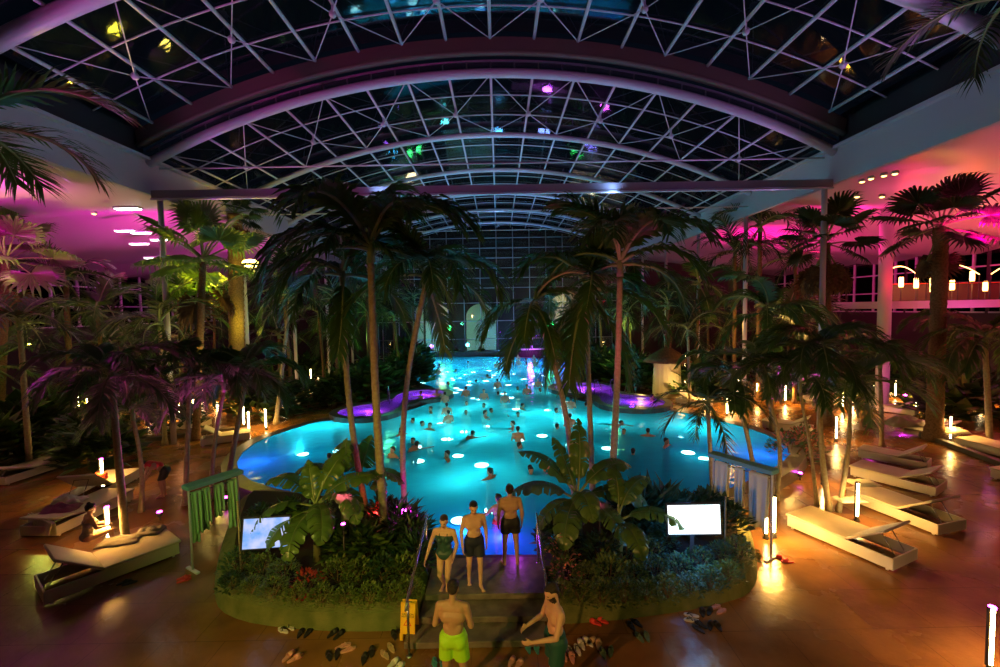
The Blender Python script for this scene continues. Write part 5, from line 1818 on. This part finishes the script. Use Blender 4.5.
# tables on the left terrace
for px, py, lb in ((322, 402, 'small white table nearest the flame-like lamp'), (296, 398, 'small white table half hidden by palm leaves')):
    p = U(px, py, 0)
    t = thing('side_table', p, .2, lb, 'table')
    MB().bbox((0, 0, .72), (1.0, .8, .05), .015).build('table_top', 'white_plastic', t)
    for x in (-.44, .44):
        for y in (-.34, .34): MB().box((x, y, .35), (.05, .05, .70)).build('leg', 'white_plastic', t)
p = U(336, 402, 0)
tag(MB().bbox(p + Vector((0, 0, 1.0)), (.45, .18, 2.0), .03).build('service_post', 'white_plastic'), 'tall white slab post beside the small white table', 'post')
p = U(291, 402, 0)
tag(MB().lathe([(.12, 0), (.12, 1.5), (.09, 1.55)], p, 14).build('bollard', 'white_plastic', None, True), 'round white bollard among the palms left of the tables', 'bollard')
# towel hut
p = U(667, 396, 0)
t = thing('towel_hut', p, 0, 'small hut with pale draped curtains lit yellow on the right pool rim', 'hut')
mb = MB(); n = 48
for i in range(n + 1):
    a = 2 * PI * i / n
    for z, k in ((0, 1.0), (1.2, .95), (2.3, .9)): mb.v.append(Vector(((.9 + .05 * math.sin(i * 2.6)) * k * math.cos(a), (.6 + .05 * math.sin(i * 2.6)) * k * math.sin(a), z)))
for i in range(n):
    for j in range(2): a_ = i * 3 + j; mb.face([a_, a_ + 3, a_ + 4, a_ + 1])
mb.build('curtain', 'cream', t, True)
MB().lathe([(1.5, 2.25), (1.1, 2.6), (.3, 3.1), (.02, 3.2)], n=20).build('roof', 'thatch', t, True)
lamp('POINT', p + Vector((.3, -1.6, 1.0)), 60, (1, .65, .2), .2)
lamp('POINT', p + Vector((-2.0, -1.0, 1.2)), 30, (1, .65, .2), .2)

# balcony of the upper level
bl = DP(893, 306, 25); 
mb = MB().mat('fascia')
out = []
x0, yb0, yb1 = 21.9, 23.2, 31.0
for k in range(13):
    a = PI / 2 + PI * k / 12
    out.append(Vector((x0 + 1.2 + 3.9 * math.cos(a) * .5, (yb0 + yb1) / 2 + 3.9 * math.sin(a), 0)))
out += [Vector((XO, yb0, 0)), Vector((XO, yb1, 0))]
out = out[::-1]
mb.prism(out, 5.45, 5.85)
structure('floor_balcony', mb)
mb = MB()
k = 0
for i in range(22):
    q = Vector((x0 + .4 + i * .55, yb0 + .25, 5.85))
    mb.tube([q, q + Vector((0, 0, .9))], .02, 5)
mb.tube([(x0 + .4, yb0 + .25, 6.78), (XO, yb0 + .25, 6.78)], .03, 6)
tag(mb.build('balustrade', 'charcoal', None, True), 'dark balustrade along the curved white balcony', 'balustrade')
BT = [(901, 280, 287), (916, 273, 288), (932, 272, 284), (944, 271, 283), (932, 290, 296), (952, 282, 290), (972, 270, 281), (985, 286, 293)]
for i, (px, yt, yb) in enumerate(BT):
    q = DP(px, yb, 25.5)
    t = thing('table_lamp', (q.x, q.y, 5.85 if q.z > 5.85 else q.z), 0, 'glowing lantern on the balcony, %s from the rounded end' % ORD[i + 1], 'lamp', 'balcony lanterns')
    b_ = max(.5, q.z - 5.85)
    MB().tube([(0, 0, 0), (0, 0, b_)], .03, 6).build('stand', 'charcoal', t)
    MB().lathe([(.10, b_), (.11, b_ + .1), (.10, b_ + .55)], n=10).build('lamp_shade', 'lamp_small', t, True)
    lamp('POINT', (q.x, q.y - .2, 6.6), 14, (1, .35, .08), .15)
for gi, (x0_, w_) in enumerate(((22.5, 2.2), (25.5, 2.8), (29, 2.5))):
    t = thing('light_garland', (x0_, 26.5, 5.85), 0, 'arch of small orange lights above the balcony bar, %s from the rounded end' % ORD[gi + 1], 'garland', 'orange light arches')
    for q_ in (0, w_): MB().tube([(q_, 0, 0), (q_, 0, 1.5)], .02, 5).build('post', 'charcoal', t)
    MB().tube([(w_ * i / 10, 0, 1.5 + .55 * math.sin(PI * i / 10)) for i in range(11)], .022, 6).build('light_rope', 'lamp_small', t, True)
t = thing('bar_counter', (27, 27.2, 5.85), 0, 'red-lit bar counter on the balcony', 'counter')
MB().bbox((0, 0, .5), (7, .7, 1.0), .05).build('body', 'dark_wall', t); MB().bbox((0, 0, 1.03), (7.2, .9, .06), .02).build('top', 'red_cloth', t)
for x in (22.5, 26, 30): lamp('POINT', (x, 25.6, 7.6), 90, (1, .03, .03), .3)
lamp('POINT', (24, 21.5, 4.6), 60, (1, .1, .8), .3)
p_ = DP(886, 255, 24)
structure('column_red', MB().lathe([(.3, 0), (.3, p_.z + 3)], (p_.x, p_.y, 0), 18), 'plaster', True)
lamp('POINT', (p_.x - .2, p_.y - 1, 7.0), 24, (1, .01, .03), .2)

# far bar in the pool
t = thing('pool_bar', (5.0, 51.2, 0), 0, 'low violet-lit bar at the far end of the pool', 'bar')
MB().bbox((0, 0, .65), (7.5, 1.2, 1.0), .05).build('counter', 'dark_wall', t)
MB().bbox((0, 0, 1.18), (7.9, 1.5, .08), .02).build('counter_top', 'white_plastic', t)
for x in (-3.6, -1.2, 1.2, 3.6): MB().box((x, 0, 2.0), (.09, .09, 1.7)).build('post', 'white_steel', t)
MB().bbox((0, 0, 2.85), (7.9, 1.7, .12), .03).build('canopy', 'dark_wall', t)
lamp('POINT', (3.5, 50.0, 1.7), 220, (.5, .08, 1), .3)
lamp('POINT', (7.5, 50.0, 1.7), 180, (.7, .08, 1), .3)
for i, (x, z, m_, c) in enumerate(((-7.5, 3.4, 'lamp_green', (.05, 1, .2)), (-6.6, 3.4, 'lamp_green', (.05, 1, .2)), (6.5, 3.6, 'lamp_green', (.05, 1, .2)), (7.2, 3.8, 'lamp_green', (.05, 1, .2)), (-4.2, 1.1, 'lamp_teal', (.1, .8, 1)), (-9, 1.0, 'lamp_violet', (.4, .1, 1)))):
    tag(MB().ell((x, 60, z), (.25, .2, .35 if 'green' in m_ else .25), 10).build('wall_lamp', m_, None, True), 'small %s lamp beyond the glass end wall, %s along it' % ('green' if 'green' in m_ else 'turquoise' if 'teal' in m_ else 'violet', ORD[i + 1]), 'lamp', 'coloured lamps beyond the glass')
    lamp('POINT', (x, 59.3, z), 120, c, .3)
for x, z, e, c in ((-8, 5.5, 140, (1, .7, .4)), (9, 6.5, 300, (1, .75, .45)), (0, 2.2, 240, (.1, .45, 1)), (-9, 1.8, 260, (.05, .5, 1)), (8, 1.6, 260, (.25, .2, 1)), (4, 1.6, 200, (.2, .3, 1))):  # unseen lights added to tint the glass base and warm the cream walls
    lamp('POINT', (x, 61.5, z), e, c, .5)

# ------------------------------------------------------------------ ceiling fittings
WL = [(128, 209, 20), (125, 231, 26), (141, 233, 26), (139, 244, 28), (160, 240, 28), (153, 258, 30), (165, 258, 30), (70, 239, 32), (178, 233, 32)]
for i, (px, py, d) in enumerate(WL):
    q = DP(px, py, d)
    q.z = min(q.z, 11.6)
    t = thing('ceiling_light', q, 0, 'white strip light under the left aisle ceiling, %s from the wall side' % ORD[1 + sorted(w[0] for w in WL).index(px)], 'ceiling light', 'white strip lights')
    MB().bbox((0, 0, .05), (1.1, .34, .08), .02).build('housing', 'white_steel', t)
    MB().bbox((0, 0, -.01), (1.0, .26, .05), .01).build('diffuser', 'lamp_white', t)
for i, (px, py, d) in enumerate([(862, 182, 19), (871, 179, 18.5), (884, 176, 18), (895, 174, 17.8), (857, 197, 20), (882, 197, 20), (826, 203, 24), (94, 214, 22)]):
    q = DP(px, py, d)
    t = thing('ceiling_spot', q, 0, 'small warm recessed spot in the %s aisle ceiling%s' % ('left' if px < 500 else 'balcony-side', '' if px < 500 else ', %s of the row' % ORD[i + 1]), 'ceiling light', 'warm ceiling spots')
    MB().lathe([(.11, 0), (.13, .06), (.1, .12)], n=12).build('bezel', 'white_steel', t, True)
    MB().ell((0, 0, 0), (.09, .09, .04), 10).build('lens', 'lamp_small', t, True)

# coloured floods that wash the aisle ceilings and the vault
def wash(loc, e, c, tgt, ang=110, size=.4): lamp('SPOT', loc, e, c, size, tgt, ang, .9)


for y, e in ((10, 900), (17, 1300), (25, 1500), (34, 1500)):
    wash((18.5, y, 8.2), e * 1.7, (1, .0, .30), (24, y + 4, 12), 140)
    wash((-18.5, y, 8.2), e * .85, (1, .0, .62), (-24, y + 3, 12), 140)
wash((22, 13, 8.4), 1800, (1, .01, .04), (27, 16, 12), 140)
wash((29, 21, 7.6), 900, (1, .01, .02), (30, 22, 12), 140)
wash((-20, 26, 8), 300, (1, .12, .25), (-20, 30, 12), 120)
for y in (8, 14):
    wash((-13, y, 9.5), 380, (.80, .20, .85), (-8, y + 1.5, 16), 120)
    wash((13, y, 9.5), 380, (.66, .24, .85), (8, y + 1.5, 16), 120)
for x, y, e in ((-5, 17, 500), (5, 17, 500), (0, 24, 800), (-4, 32, 800), (4, 36, 800), (0, 46, 800)):
    wash((x, y + 2.4, 10.6), e * .42, (.28, .48, 1), (x * .6, y + 4, 16), 140)
wash((-13, 21, 9.5), 300, (.85, .12, .9), (-7, 21, 16), 110)
wash((13, 21, 9.5), 300, (.6, .25, .9), (7, 21, 16), 110)

# unseen floods added behind the viewer to light the banks, steps and people
wash((-6.5, -1.0, 4.2), 1700, (1, .48, .12), (-.5, 9.0, 1.3), 72, .12)
wash((7.5, -1.0, 5.5), 750, (1, .62, .14), (2.6, 9.5, 1.5), 60, .2)
wash((-5.5, -.5, 6.5), 1100, (.75, .85, .12), (-3.8, 8.8, .7), 50, .2)
wash((2.5, -.5, 7.5), 520, (.55, .9, .12), (-.8, 6.5, .9), 22, .15)
# unseen warm and yellow-green point lights added to brighten the groves
for x, y, z, e, c in ((-20, 12, 3.4, 80, (1, .55, .12)), (-13, 20, 3.6, 120, (1, .7, .12)), (-20, 28, 4, 110, (1, .35, .12)), (18, 13, 3.4, 110, (1, .50, .12)), (14.5, 22, 4.0, 150, (1, .55, .12)), (22, 20, 4.2, 120, (1, .30, .08)), (-6.8, 27, 3.2, 90, (.1, 1, .45)), (7.8, 30, 3.2, 80, (.2, 1, .3)), (-10, 34, 3.8, 200, (.3, 1, .2)), (10.5, 37, 3.8, 160, (.6, .9, .1)), (-13.5, 24, 5.2, 110, (.9, .8, .05)), (14, 27, 4.5, 110, (1, .5, .05)), (26, 17, 3.5, 120, (1, .4, .05)), (-26, 15, 3.5, 90, (1, .45, .05))):
    lamp('POINT', (x, y, z), e * .75, c, .25)

wash((-9.5, 1.0, 5.0), 420, (.55, 1, .32), (-6.2, 10.2, 1.2), 26, .15)  # added flood that brightens the green towels of the left rack
wash((10.5, 1.0, 5.0), 300, (1, .9, .5), (5.8, 10.5, 1.2), 24, .15)  # matching added flood for the towels of the right rack
wash((-12, 4, 6.0), 1100, (1, .02, .5), (-9.5, 9, 9.6), 60, .15)  # added magenta flood that tints the frond in the upper left corner
lamp('POINT', ((xl + xr) / 2 + .6, y3 + .25, WATER + .35), 10, (.6, .05, 1), .12)  # added violet light above the water, colouring the top of the steps
# ------------------------------------------------------------------ night sky and render look
w_ = bpy.data.worlds.new('night'); SC.world = w_
w_.use_nodes = True
bg = w_.node_tree.nodes['Background']
bg.inputs['Color'].default_value = (.05, .10, .22, 1)
bg.inputs['Strength'].default_value = .02
vs = SC.view_settings
vs.view_transform = 'Standard'; vs.look = 'None'; vs.gamma = 1; vs.use_curve_mapping = False
vs.exposure = 0.22
cy = SC.cycles
cy.use_denoising = True
cy.max_bounces = 5; cy.diffuse_bounces = 2; cy.glossy_bounces = 3; cy.transparent_max_bounces = 12; cy.transmission_bounces = 3
cy.sample_clamp_indirect = 4; cy.use_light_tree = True; cy.caustics_reflective = False; cy.caustics_refractive = False
